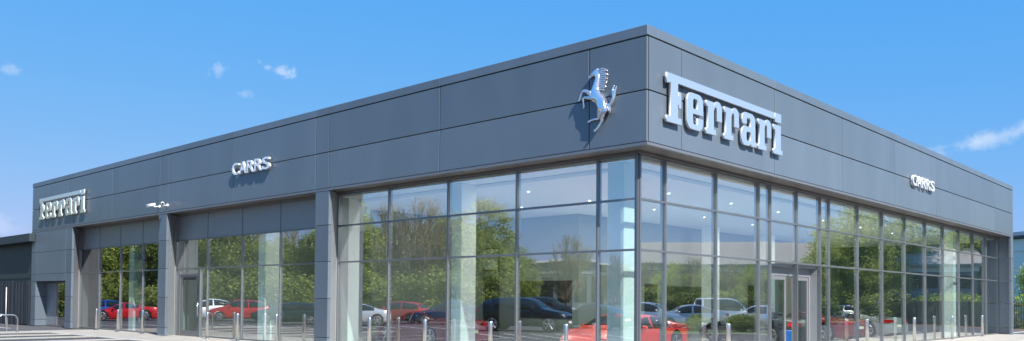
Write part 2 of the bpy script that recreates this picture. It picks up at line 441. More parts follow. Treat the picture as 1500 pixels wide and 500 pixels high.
# main entrance: a lobby recessed behind the right facade
M0, M1, DB = 7.49 + .035, 11.09 - .035, GL + .36
bm = bmesh.new()
wbox(bm, GL + .1, DB + .1, M1 - .001, M1 + .05, 0, 2.76); part('lobby_reveal', bm, M['clad_pale'])
bm = bmesh.new(); wbox(bm, GL + .1, DB + .1, M0 - .05, M0, 0, 2.76); part('lobby_reveal', bm, M['clad_pale'])
bm = bmesh.new(); wbox(bm, GL + .1, DB + .1, M0, M1 - .004, 2.68, 2.755); part('lobby_ceiling', bm, M['clad_pale'])
bm = bmesh.new(); wbox(bm, DB - .05, DB + .05, M0 + .003, M1 - .005, 2.42, 2.675); wbox(bm, DB - .05, DB + .05, M1 - .1, M1 - .005, 0, 2.418); part('entrance_header', bm, M['opaque'])
leaf('entrance_door', M0 + .01, 9.28, DB, 2.41, 'alu', 'glass_door', 'R', fw=.1)
leaf('entrance_door', 9.82, M1 - .11, DB, 2.41, 'alu', 'glass_door', 'R', fw=.1)

# rest of the shell: rear and side walls, roof, floor slab
DEPTH_L, DEPTH_R = 22.0, 22.0
bm = bmesh.new()
wbox(bm, LEND - .25, LEND, .9, 30, 0, ZC - .02)
wbox(bm, 1.1, 30, MEND - .25, MEND, 0, ZC - .02)
wbox(bm, 30, LEND, 30, 30.25, 0, ZC - .02); wbox(bm, 30, 30.25, 30.25, MEND, 0, ZC - .02)
part('rear_wall', bm, M['clad'])
bm = bmesh.new(); wbox(bm, .4, LEND - .4, .4, 30, ZC - .4, ZC - .1); wbox(bm, .4, 30, 30, MEND - .4, ZC - .4, ZC - .1); part('roof', bm, M['roof'])
# interior
bm = bmesh.new(); wbox(bm, GL + .12, LEND - .3, GL + .12, 29.9, -.08, 0.012); wbox(bm, GL + .12, 29.9, 29.9, MEND - .3, -.08, .012); part('showroom_floor', bm, M['floor_in'])
bm = bmesh.new()
wbox(bm, GL + .9, LEND - .3, GL + .9, 10, 4.86, 4.96); wbox(bm, GL + .9, 10, 10, MEND - .3, 4.86, 4.96)
part('showroom_ceiling', bm, M['ceil_in'])
bm = bmesh.new()   # bulkhead behind the head of the glazing
wbox(bm, GL + .13, LEND - .3, GL + .13, GL + .89, 4.97, 5.04); wbox(bm, GL + .13, GL + .89, GL + .9, MEND - .3, 4.97, 5.04)
part('ceiling_bulkhead', bm, M['ceil_in'])
WB = 9.0
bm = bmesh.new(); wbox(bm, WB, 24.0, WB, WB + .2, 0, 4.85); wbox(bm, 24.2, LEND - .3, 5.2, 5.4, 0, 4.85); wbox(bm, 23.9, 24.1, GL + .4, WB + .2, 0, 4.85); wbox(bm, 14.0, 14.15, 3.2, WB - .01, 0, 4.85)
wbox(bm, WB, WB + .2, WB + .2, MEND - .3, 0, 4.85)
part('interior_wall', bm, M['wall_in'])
CS = .5
for L in (1.32, 7.0, 12.62, 17.6, 24.15, 29.2):
    bm = bmesh.new(); wbox(bm, L, L + CS, 1.0, 1.6, .012, 4.965)
    bevel(bm, .01); part('column', bm, M['column'])
for l_, m in ((7.6, 16.6), (7.6, 22.0), (1.0, 27.3)):
    bm = bmesh.new(); wbox(bm, l_, l_ + .6, m, m + CS, .012, 4.965); bevel(bm, .01); part('column', bm, M['column'])
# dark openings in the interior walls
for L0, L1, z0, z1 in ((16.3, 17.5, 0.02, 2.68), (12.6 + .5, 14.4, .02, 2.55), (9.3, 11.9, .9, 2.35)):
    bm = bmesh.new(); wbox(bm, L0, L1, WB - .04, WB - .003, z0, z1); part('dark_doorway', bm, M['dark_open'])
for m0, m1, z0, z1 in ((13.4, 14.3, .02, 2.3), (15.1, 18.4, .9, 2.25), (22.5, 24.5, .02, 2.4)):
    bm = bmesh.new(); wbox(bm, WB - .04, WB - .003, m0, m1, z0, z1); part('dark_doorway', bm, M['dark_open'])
# downlights in the ceiling (one part of the building each)
for L, R in [(l, r) for l in (3.2, 6.2, 9.2, 15.5, 19) for r in (3.0, 6.0)] + [(l, r) for r in (9.5, 13, 17, 21, 25) for l in (3.0, 6.0)]:
    bm = bmesh.new()
    c = P(L, R, 4.855); n = 14
    a = [bm.verts.new(c + Vector((math.cos(k * 6.2832 / n) * .038, math.sin(k * 6.2832 / n) * .038, 0))) for k in range(n)]
    b = [bm.verts.new(c + Vector((math.cos(k * 6.2832 / n) * .038, math.sin(k * 6.2832 / n) * .038, -.02))) for k in range(n)]
    bm.faces.new(b)
    for k in range(n): bm.faces.new((a[k], a[(k + 1) % n], b[(k + 1) % n], b[k]))
    part('downlight', bm, M['bulb'])
    la = bpy.data.lights.new('downlight_beam', 'AREA'); la.shape = 'DISK'; la.size = .12; la.energy = 40; la.color = (1, .97, .92)
    lo = bpy.data.objects.new('downlight_beam', la); col.objects.link(lo); lo.location = c + Vector((0, 0, -.03)); lo.parent = bld; lo.matrix_parent_inverse = bld_inv

# framed pictures on the inner walls
def picture(label, a0, a1, z0, z1, side='L', wallpos=WB):
    t = empty('framed_picture', P((a0 + a1) / 2, wallpos - .03, z0) if side == 'L' else P(wallpos - .03, (a0 + a1) / 2, z0))
    tag(t, label, 'picture')
    inv = Matrix.Translation(-t.location)
    bm = bmesh.new(); w = .04
    def q(x0, x1, zz0, zz1, d0=.06):
        if side == 'L': wbox(bm, x0, x1, wallpos - d0, wallpos - .004, zz0, zz1)
        else: wbox(bm, wallpos - d0, wallpos - .004, x0, x1, zz0, zz1)
    q(a0, a0 + w, z0, z1); q(a1 - w, a1, z0, z1); q(a0 + w, a1 - w, z0, z0 + w); q(a0 + w, a1 - w, z1 - w, z1)
    o = link('frame', bm, M['black_trim']); o.parent = t; o.matrix_parent_inverse = inv
    bm = bmesh.new(); q(a0 + w, a1 - w, z0 + w, z1 - w, .03)
    o = link('canvas', bm, M['pic_in']); o.parent = t; o.matrix_parent_inverse = inv
M['pic_in'] = mat('muted print', (0.5, 0.53, 0.47), 0.5, var=0.2, scale=2.0)
picture('dark framed print high on the inner wall right of the tall doorway', 12.5 + .6, 14.2, 2.8, 3.72)
picture('small dark framed print high on the inner wall left of the second column', 15.9, 16.85, 2.9, 3.8)
picture('tall dark frame standing at floor level on the inner wall beside the silver coupe reflection', 19.3, 21.4, .4, 2.64)

# annex at the far left
ax = empty('annex_building', P(48, .2, 0)); tag(ax, 'low dark grey annex with a deep pale edged parapet at the far left end', 'building')
axi = Matrix.Translation(-ax.location)
def axp(name, bm, m):
    o = link(name, bm, m); o.parent = ax; o.matrix_parent_inverse = axi; return o
bm = bmesh.new()
k = LEND + .02
while k < 62:
    wbox(bm, k, k + .295, .19, .3, 2.6, 4.57); k += .3
wbox(bm, LEND + .02, 62, .22, 14, ZA, 4.65)
axp('wall', bm, M['clad_dark'])
bm = bmesh.new(); wbox(bm, 39.5, 62, -.32, -.015, 4.58, 5.02); wbox(bm, LEND + .02, 62, -.01, 14, 4.66, 5.0); bevel(bm, .01); axp('parapet', bm, M['clad_dark'])
gt = empty('yard_gate', P(44, .1, 0)); tag(gt, 'near black vertical boarded yard gate against the annex wall', 'gate')
gi = Matrix.Translation(-gt.location)
bm = bmesh.new(); k = LEND + .35
while k < 52:
    wbox(bm, k, k + .2, -.02 + .05 * (int(k * 3.3) % 2), .12, ZA + .05, 2.42); k += .26
o = link('gate_boards', bm, M['gate']); o.parent = gt; o.matrix_parent_inverse = gi
bm = bmesh.new()
for k in (LEND + .2, 43.1, 46.2, 49.3): wbox(bm, k, k + .1, -.06, .04, ZA, 2.5)
o = link('gate_posts', bm, M['gate']); o.parent = gt; o.matrix_parent_inverse = gi
bm = bmesh.new(); tube(bm, [P(43, -.35, ZA), P(43, -.35, 2.1)], .022, 8)
tag(link('slim_post', bm, M['white']), 'slim white post standing in front of the dark yard gate', 'post')

# ------------------------------------------------------------------ signs
def extrude_outline(name, outer, holes, to3, depth, parent, inv, front_mat, side_mat, bev=.008):
    cu = bpy.data.curves.new(name, 'CURVE'); cu.dimensions = '2D'; cu.fill_mode = 'BOTH'; cu.extrude = depth / 2; cu.bevel_depth = bev; cu.bevel_resolution = 1
    for poly in [outer] + holes:
        s = cu.splines.new('POLY'); s.points.add(len(poly) - 1)
        for i, (a, b) in enumerate(poly): s.points[i].co = (a, b, 0, 1)
        s.use_cyclic_u = True
    tmp = bpy.data.objects.new(name + '_t', cu); col.objects.link(tmp)
    return finish_curve(tmp, name, to3, parent, inv, front_mat, side_mat)

def finish_curve(tmp, name, to3, parent, inv, front_mat, side_mat):
    dg = bpy.context.evaluated_depsgraph_get(); dg.update()
    me = bpy.data.meshes.new_from_object(tmp.evaluated_get(dg))
    bpy.data.objects.remove(tmp)
    me.materials.clear(); me.materials.append(front_mat); me.materials.append(side_mat)
    for p in me.polygons: p.material_index = 0 if abs(p.normal.z) > .5 else 1
    me.transform(to3)
    me.name = name
    o = bpy.data.objects.new(name, me); col.objects.link(o); o.parent = parent; o.matrix_parent_inverse = inv
    return o

def frame_matrix(side, a0, sx, z0, off):
    """local x reads along the wall as seen from outside, local y up, local z out of the wall"""
    if side == 'R': X, N = UR * sx, -UL; o = P(-off, a0, z0)
    else: X, N = -UL * sx, -UR; o = P(a0, -off, z0)
    m = Matrix(((X.x, 0, N.x, o.x), (X.y, 0, N.y, o.y), (0, 1, 0, o.z), (0, 0, 0, 1)))
    return m

def L_e(x):
    o = [(x + .73, 1.07 - .70 + .0)]
    r = .2
    out = [(x + .73, .37)] + arc(x + .53, .65, .2, 0, 90) + arc(x + .2, .65, .2, 90, 180) + arc(x + .2, .19, .2, 180, 270) + arc(x + .53, .19, .2, 270, 360) \
        + [(x + .73, .28), (x + .48, .28), (x + .48, .15), (x + .44, .11), (x + .30, .11), (x + .26, .15), (x + .26, .37)]
    return out, [[(x + .26, .48), (x + .26, .68), (x + .30, .73), (x + .44, .73), (x + .48, .68), (x + .48, .48)]]
def L_r(x):
    return [(x, 0), (x + .46, 0), (x + .46, .13), (x + .36, .13), (x + .36, .60), (x + .40, .68), (x + .46, .71), (x + .51, .67), (x + .51, .37), (x + .76, .37), (x + .76, .66),
            (x + .73, .77), (x + .64, .84), (x + .53, .85), (x + .43, .80), (x + .36, .72), (x + .36, .80), (x, .80), (x, .67), (x + .08, .67), (x + .08, .13), (x, .13)], []
def L_a(x):
    return [(x + .54, 0), (x + .82, 0), (x + .82, .13), (x + .74, .13), (x + .74, .67), (x + .69, .79), (x + .57, .85), (x + .2, .85), (x + .08, .8), (x + .03, .68), (x + .03, .55), (x + .27, .55),
            (x + .27, .67), (x + .31, .72), (x + .44, .72), (x + .49, .67), (x + .49, .49), (x + .16, .48), (x + .05, .42), (x, .31), (x, .14), (x + .04, .04), (x + .13, -.01), (x + .38, -.01), (x + .5, .05)], \
        [[(x + .25, .15), (x + .25, .32), (x + .30, .36), (x + .49, .36), (x + .49, .15), (x + .42, .11), (x + .3, .11)]]
F_out = [(0, 0), (.63, 0), (.63, .14), (.47, .14), (.47, .46), (.51, .46), (.51, .38), (.62, .38), (.62, .75), (.51, .75), (.51, .65), (.47, .65), (.47, .95), (5.46, .95), (5.46, 1.12), (0, 1.12), (0, .9), (.1, .9), (.16, .94), (.16, .14), (0, .14)]
i_out = [(5.42, 0), (5.96, 0), (5.96, .13), (5.86, .13), (5.86, .80), (5.42, .80), (5.42, .67), (5.52, .67), (5.52, .13), (5.42, .13)]
i_dot = [(5.51, .89), (5.88, .89), (5.88, 1.13), (5.51, 1.13)]
def script_sign(label, side, a0, sx):
    t = empty('lettering_sign', P(a0, -.05, 5.70) if side == 'L' else P(-.05, a0, 5.70)); tag(t, label, 'sign', 'large chrome lettering signs')
    inv = Matrix.Translation(-t.location)
    fm = frame_matrix(side, a0, sx, 5.70, .10)
    for nm, (o, h) in (('letter', (F_out, [])), ('letter', L_e(.88)), ('letter', L_r(1.77)), ('letter', L_r(2.66)), ('letter', L_a(3.58)), ('letter', L_r(4.51)), ('letter', (i_out, [])), ('letter_dot', (i_dot, []))):
        extrude_outline(nm, o, h, fm, .05, t, inv, M['sign_face'], M['white_gloss'], .005)
    bm = bmesh.new()
    for x in (.3, 1.1, 1.3, 2.0, 2.9, 3.8, 4.2, 4.75, 5.7):
        q = .07 if x != 1.1 else .065
        c = fm @ Vector((x, .3, 0)); n = fm @ Vector((x, .3, -.095)); tube(bm, [c, n], .012, 6)
    o = link('standoff_pins', bm, M['steel']); o.parent = t; o.matrix_parent_inverse = inv
script_sign('large chrome lettering with a long top bar on the right hand fascia by the corner', 'R', .61, 1.0)
script_sign('large chrome lettering with a long top bar at the far left end of the fascia', 'L', 38.6, 6.3 / 5.96)

def name_sign(label, side, a0, width, z0, hgt):
    t = empty('name_sign', P(a0, -.05, z0) if side == 'L' else P(-.05, a0, z0)); tag(t, label, 'sign', 'small five letter name signs')
    inv = Matrix.Translation(-t.location)
    xs = 0.0
    adv = width / 5
    for ch in 'CARRS':
        cu = bpy.data.curves.new('letter', 'FONT'); cu.body = ch; cu.size = 1; cu.extrude = .035; cu.offset = .014
        tmp = bpy.data.objects.new('letter_t', cu); col.objects.link(tmp)
        dg = bpy.context.evaluated_depsgraph_get(); dg.update()
        me = tmp.evaluated_get(dg).to_mesh(); xsn = [v.co.x for v in me.vertices]; ysn = [v.co.y for v in me.vertices]
        x0, x1, y0, y1 = min(xsn), max(xsn), min(ysn), max(ysn); tmp.evaluated_get(dg).to_mesh_clear()
        sc = Matrix.Translation((xs, 0, 0)) @ Matrix.Diagonal((adv * .92 / (x1 - x0), hgt / (y1 - y0), 1.2, 1)) @ Matrix.Translation((-x0, -y0, 0))
        finish_curve(tmp, 'letter', frame_matrix(side, a0, 1, z0, .09) @ sc, t, inv, M['name_face'], M['white_gloss'])
        xs += adv
    bm = bmesh.new()
    for k in range(5):
        fm = frame_matrix(side, a0 + (-1 if side == 'L' else 1) * (adv * (k + .12)), 1, z0, .09)
        tube(bm, [fm @ Vector((0, hgt * .5, 0)), fm @ Vector((0, hgt * .5, -.088))], .01, 6)
    o = link('standoff_pins', bm, M['steel']); o.parent = t; o.matrix_parent_inverse = inv
name_sign('small polished five letter name sign on the middle of the long left hand fascia', 'L', 18.12, 2.62, 6.12, .44)
name_sign('small polished five letter name sign towards the far end of the right hand fascia', 'R', 17.8, 2.75, 6.08, .42)

# rearing horse emblem, cast and polished: grown as one skin
def horse():
    t = empty('horse_emblem', P(1.3, -.05, 5.55)); tag(t, 'polished chrome rearing horse emblem with spiky mane on the fascia left of the corner', 'emblem')
    inv = Matrix.Translation(-t.location)
    V = {}; order = []; E_ = []; Rr = []
    def pt(n, L, z, r, d=.10):
        d = .055 + (d - .10) * .4
        V[n] = len(order); order.append(P(L, -d, z)); Rr.append(r * (1.22 if r > .05 else 1.15))
    pt('rump', 1.12, 6.10, .125); pt('loin', 1.19, 6.19, .12); pt('body', 1.29, 6.30, .115); pt('chest', 1.40, 6.42, .125); pt('withers', 1.40, 6.53, .10)
    pt('neck2', 1.36, 6.66, .075); pt('neck1', 1.32, 6.82, .06); pt('poll', 1.35, 6.95, .055); pt('jaw', 1.45, 6.93, .05); pt('muz', 1.55, 6.87, .032); pt('nose', 1.60, 6.845, .028)
    pt('ear', 1.34, 7.04, .012)
    pt('fa1', 1.50, 6.44, .07, .17); pt('fa2', 1.63, 6.53, .042, .19); pt('fa3', 1.74, 6.57, .03, .19); pt('fa4', 1.80, 6.47, .022, .19); pt('fa5', 1.85, 6.36, .02, .19); pt('fa6', 1.88, 6.33, .024, .19)
    pt('fb1', 1.48, 6.35, .065, .11); pt('fb2', 1.62, 6.39, .04, .1); pt('fb3', 1.76, 6.41, .03, .1); pt('fb4', 1.755, 6.29, .021, .1); pt('fb5', 1.735, 6.19, .02, .1); pt('fb6', 1.76, 6.15, .024, .1)
    pt('ha1', 1.22, 6.02, .09, .1); pt('ha2', 1.30, 5.92, .055, .1); pt('ha3', 1.30, 5.84, .032, .1); pt('ha4', 1.42, 5.85, .024, .1); pt('ha5', 1.56, 5.83, .021, .1); pt('ha6', 1.63, 5.80, .026, .1)
    pt('hb1', 1.11, 6.0, .1, .17); pt('hb2', 1.20, 5.88, .06, .18); pt('hb3', 1.19, 5.76, .033, .18); pt('hb4', 1.27, 5.67, .024, .18); pt('hb5', 1.35, 5.59, .022, .18); pt('hb6', 1.42, 5.555, .027, .18)
    pt('t1', 1.02, 6.10, .035); pt('t2', .94, 6.14, .035); pt('t3', .885, 6.24, .038); pt('t4', .87, 6.36, .036); pt('t5', .91, 6.45, .03); pt('t6', .865, 6.56, .012)
    pt('t7', .82, 6.47, .022); pt('t8', .80, 6.53, .01); pt('u1', .99, 6.01, .035); pt('u2', .985, 5.93, .018)
    for a in ('rump loin body chest withers neck2 neck1 poll jaw muz nose', 'poll ear', 'chest fa1 fa2 fa3 fa4 fa5 fa6', 'chest fb1 fb2 fb3 fb4 fb5 fb6', 'rump ha1 ha2 ha3 ha4 ha5 ha6', 'rump hb1 hb2 hb3 hb4 hb5 hb6', 'rump t1 t2 t3 t4 t5 t6', 't4 t7 t8', 't1 u1 u2'):
        s = a.split()
        for x, y in zip(s, s[1:]): E_.append((V[x], V[y]))
    me = bpy.data.meshes.new('hs'); me.from_pydata([tuple(v) for v in order], E_, [])
    tmp = bpy.data.objects.new('hs', me); col.objects.link(tmp)
    md = tmp.modifiers.new('s', 'SKIN'); md.use_smooth_shade = True
    for i, r in enumerate(Rr): tmp.data.skin_vertices[0].data[i].radius = (r, r)
    tmp.data.skin_vertices[0].data[V['rump']].use_root = True
    sb = tmp.modifiers.new('b', 'SUBSURF'); sb.levels = 2; sb.render_levels = 2
    dg = bpy.context.evaluated_depsgraph_get(); dg.update()
    m2 = bpy.data.meshes.new_from_object(tmp.evaluated_get(dg)); bpy.data.objects.remove(tmp)
    m2.materials.clear(); m2.materials.append(M['chrome'])
    for p in m2.polygons: p.use_smooth = True; p.material_index = 0
    o = bpy.data.objects.new('horse_body', m2); col.objects.link(o); o.parent = t; o.matrix_parent_inverse = inv
    bm = bmesh.new()
    for k in range(11):       # separate locks of the mane, streaming back
        f = k / 10
        z = 6.97 - f * .47; L = 1.30 + .04 * f
        ln = .22 + .05 * math.sin(f * 3.1) + .015 * math.sin(k * 2.3)
        tube(bm, [P(L + .02, -.06, z + .01), P(L - ln * .4, -.07, z + .028), P(L - ln * .75, -.07, z + .002), P(L - ln, -.06, z - .012 + .02 * (k % 2))], [.022, .024, .017, .005], 8)
    o = link('mane', bm, M['chrome']); o.parent = t; o.matrix_parent_inverse = inv
    bm = bmesh.new()
    for L, z in ((1.3, 6.3), (1.15, 6.05), (1.38, 6.8)): tube(bm, [P(L, -.05, z), P(L, 0, z)], .012, 6)
    o = link('standoff_pins', bm, M['steel']); o.parent = t; o.matrix_parent_inverse = inv
horse()

# ------------------------------------------------------------------ bollards, hoops, cameras
def rep(src, loc, rz, label):
    c = src.copy(); col.objects.link(c); c.location = loc; c.rotation_euler = (0, 0, rz); c['label'] = label
    for ch in src.children:
        d = ch.copy(); col.objects.link(d); d.parent = c
        for g in ch.children:
            e = g.copy(); col.objects.link(e); e.parent = d
    return c
bol = empty('bollard', P(20.3, .13, 0))
bm = bmesh.new(); tube(bm, [(0, 0, 0), (0, 0, 1.0), (0, 0, 1.022), (0, 0, 1.03)], [.057, .057, .05, .03], 20)
link('post', bm, M['steel'], bol)
bm = bmesh.new(); tube(bm, [(0, 0, 0), (0, 0, .012)], [.085, .085], 20); link('base_collar', bm, M['steel'], bol)
tag(bol, 'x', 'bollard', 'stainless steel bollards along the glass fronts')
spots = [('L', 31.2, 'leftmost, before the glazed bay nearest the left end'),
         ('L', 28.7, 'middle of three before the glazed bay nearest the left end'),
         ('L', 26.1, 'third from the left, just left of the second pier'),
         ('L', 20.3, 'just right of the side door in the second bay'),
         ('L', 18.0, 'middle of three before the second bay from the left'),
         ('L', 15.35, 'right one of three before the second bay from the left'),
         ('L', 10.1, 'first to the right of the third pier'),
         ('L', 7.55, 'second right of the third pier, left of the inside column'),
         ('L', 4.95, 'third right of the third pier, right of the inside column'),
         ('L', 2.4, 'nearest to the building corner on its left side'),
         ('R', 4.34, 'the only one between building corner and main entrance'),
         ('R', 14.3, 'first to the right of the main entrance'),
         ('R', 19.4, 'second to the right of the main entrance'),
         ('R', 24.55, 'third to the right of the main entrance'),
         ('R', 29.55, 'rightmost, close to the right hand end pier')]
done = False
for s, a, lb in spots:
    loc = P(a, .13, 0) if s == 'L' else P(.33, a, 0)
    lb = 'steel bollard, ' + lb
    if not done and a == 31.2: bol.location = loc; bol['label'] = lb; done = True
    else: rep(bol, loc, random.uniform(0, 6), lb)

def hoop(loc, rz, label):
    t = empty('cycle_stand', loc, rz); tag(t, label, 'cycle stand', 'steel hoop cycle stands')
    pts = [(-.38, 0, 0), (-.38, 0, .55)] + [(-.38 + .2 - .2 * math.cos(R_(a)), 0, .58 + .2 * math.sin(R_(a))) for a in range(15, 91, 15)] + \
          [(.18 + .2 * math.sin(R_(a)), 0, .58 + .2 * math.cos(R_(a))) for a in range(0, 91, 15)] + [(.38, 0, 0)]
    bm = bmesh.new(); tube(bm, pts, .028, 10); link('hoop', bm, M['steel'], t)
    bm = bmesh.new()
    for x in (-.38, .38): tube(bm, [(x, 0, 0), (x, 0, .012)], .07, 14)
    link('floor_plates', bm, M['steel'], t)
    return t
hz = math.atan2(UR.y, UR.x)
h1 = hoop(P(31.55, -3.95, 0), hz, 'steel cycle hoop at the left edge, the one nearer to the dark gate')
rep(h1, P(30.45, -3.85, 0), hz, 'steel cycle hoop at the left edge, the one nearer to the viewer')

def cctv(L, label, sgn):
    t = empty('security_camera', P(L, 0, 5.42)); tag(t, label, 'security camera', 'white wall cameras')
    inv = Matrix.Translation(-t.location)
    def a(name, bm, m, sm=True):
        o = link(name, bm, m, None, sm); o.parent = t; o.matrix_parent_inverse = inv
    bm = bmesh.new(); tube(bm, [P(L, 0, 5.42), P(L, -.03, 5.42)], .07, 14); tube(bm, [P(L, -.03, 5.42), P(L, -.22, 5.40), P(L + sgn * .1, -.3, 5.44)], .022, 8); a('bracket', bm, M['white'])
    bm = bmesh.new(); tube(bm, [P(L + sgn * -.02, -.22, 5.49), P(L + sgn * .36, -.38, 5.44)], [.065, .065], 14); a('housing', bm, M['white'])
    bm = bmesh.new(); tube(bm, [P(L + sgn * .36, -.38, 5.44), P(L + sgn * .375, -.386, 5.438)], .045, 12); a('lens', bm, M['car_glass'])
cctv(24.35, 'white bullet camera above the second pier, the left one of the pair', 1)
cctv(23.6, 'white bullet camera above the second pier, the right one of the pair', -1)
t = empty('wall_lamp', P(.5, MEND, 4.85)); tag(t, 'small white lamp fixed to the outer side of the right end pier', 'lamp'); inv = Matrix.Translation(-t.location)
bm = bmesh.new(); wbox(bm, .35, .6, MEND + .02, MEND + .1, 4.75, 4.95); o = link('lamp_housing', bm, M['white']); o.parent = t; o.matrix_parent_inverse = inv
bm = bmesh.new(); wbox(bm, .38, .57, MEND + .1, MEND + .3, 4.88, 4.93); o = link('lamp_hood', bm, M['white']); o.parent = t; o.matrix_parent_inverse = inv

# orange board inside the far left doors, blue bin in the lobby
bm = bmesh.new(); wbox(bm, 35.7, 36.2, 1.0, 1.08, .02, 1.15); bevel(bm, .01); tag(link('display_board', bm, M['orange'], origin=P(36, 1, 0)), 'upright orange board standing inside the far left glass doors', 'board')
bm = bmesh.new(); tube(bm, [(0, 0, 0), (0, 0, .05), (0, 0, .62), (0, 0, .66), (0, 0, .655), (0, 0, .1)], [.17, .18, .23, .25, .21, .17], 16)
tag(link('waste_bin', bm, M['blue']), 'blue plastic bin standing in the entrance lobby doorway', 'bin').location = P(1.5, 10.6, .012)

# ------------------------------------------------------------------ cars
KINDS = {  # length, half width, profile of top (x from nose 0..1, z), belt (x,z), cowl, roof front, roof rear, tail glass end, wheel radius, front/rear axle
    'hatch':  dict(L=4.1, w=.87, top=[(0, .62), (.04, .74), (.2, .93), (.27, .98), (.42, 1.38), (.55, 1.46), (.75, 1.44), (.9, 1.30), (.985, .95), (1, .8)], belt=[(0, .6), (.05, .7), (.25, .9), (.6, .95), (1, .98)], c=.27, rf=.43, rr=.88, te=.985, wr=.31, a=(.19, .81)),
    'estate': dict(L=4.7, w=.9, top=[(0, .6), (.04, .75), (.2, .93), (.27, .98), (.39, 1.36), (.5, 1.45), (.8, 1.43), (.92, 1.34), (.985, 1.0), (1, .8)], belt=[(0, .6), (.05, .7), (.25, .9), (.6, .95), (1, 1.0)], c=.27, rf=.39, rr=.92, te=.985, wr=.32, a=(.19, .79)),
    'suv':    dict(L=4.65, w=.94, top=[(0, .7), (.03, .93), (.2, 1.08), (.26, 1.12), (.38, 1.58), (.5, 1.67), (.75, 1.65), (.9, 1.53), (.985, 1.12), (1, .9)], belt=[(0, .7), (.05, .88), (.25, 1.05), (.6, 1.1), (1, 1.16)], c=.26, rf=.39, rr=.88, te=.98, wr=.37, a=(.18, .8)),
    'mpv':    dict(L=4.35, w=.9, top=[(0, .65), (.04, .86), (.15, 1.02), (.2, 1.08), (.36, 1.70), (.46, 1.82), (.75, 1.83), (.95, 1.80), (.99, 1.1), (1, .8)], belt=[(0, .6), (.05, .8), (.22, 1.0), (.6, 1.08), (1, 1.1)], c=.2, rf=.36, rr=.96, te=.99, wr=.32, a=(.2, .82)),
    'sedan':  dict(L=4.6, w=.9, top=[(0, .6), (.04, .74), (.2, .92), (.28, .97), (.41, 1.36), (.52, 1.43), (.66, 1.40), (.84, 1.06), (.97, 1.0), (1, .8)], belt=[(0, .6), (.05, .7), (.25, .88), (.6, .93), (1, .97)], c=.28, rf=.41, rr=.68, te=.83, wr=.32, a=(.19, .8)),
    'coupe':  dict(L=4.15, w=.89, top=[(0, .55), (.04, .70), (.2, .88), (.28, .93), (.42, 1.30), (.5, 1.36), (.6, 1.34), (.86, .99), (.97, .92), (1, .7)], belt=[(0, .55), (.05, .67), (.25, .85), (.6, .9), (1, .9)], c=.28, rf=.42, rr=.62, te=.86, wr=.33, a=(.2, .8)),
    'sports': dict(L=4.55, w=.97, top=[(0, .42), (.03, .55), (.15, .74), (.26, .84), (.42, 1.16), (.49, 1.21), (.58, 1.20), (.82, .95), (.96, .92), (1, .6)], belt=[(0, .42), (.05, .55), (.18, .76), (.35, .76), (.7, .86), (.85, .93), (1, .85)], c=.27, rf=.43, rr=.6, te=.8, wr=.35, a=(.2, .78)),
    'van':    dict(L=5.4, w=1.0, top=[(0, .8), (.03, 1.1), (.12, 1.25), (.16, 1.32), (.27, 2.2), (.33, 2.42), (.6, 2.46), (.96, 2.42), (.99, 1.3), (1, .9)], belt=[(0, .7), (.05, 1.05), (.2, 1.25), (.6, 1.3), (1, 1.3)], c=.16, rf=.28, rr=.97, te=.99, wr=.35, a=(.17, .8)),
}
def interp(tab, x):
    for (x0, v0), (x1, v1) in zip(tab, tab[1:]):
        if x <= x1:
            t = (x - x0) / max(1e-6, x1 - x0); return v0 + (v1 - v0) * t
    return tab[-1][1]
def smooth_i(tab, x, h=.018):
    return sum(interp(tab, min(1, max(0, x + k * h))) for k in (-2, -1, 0, 1, 2)) / 5

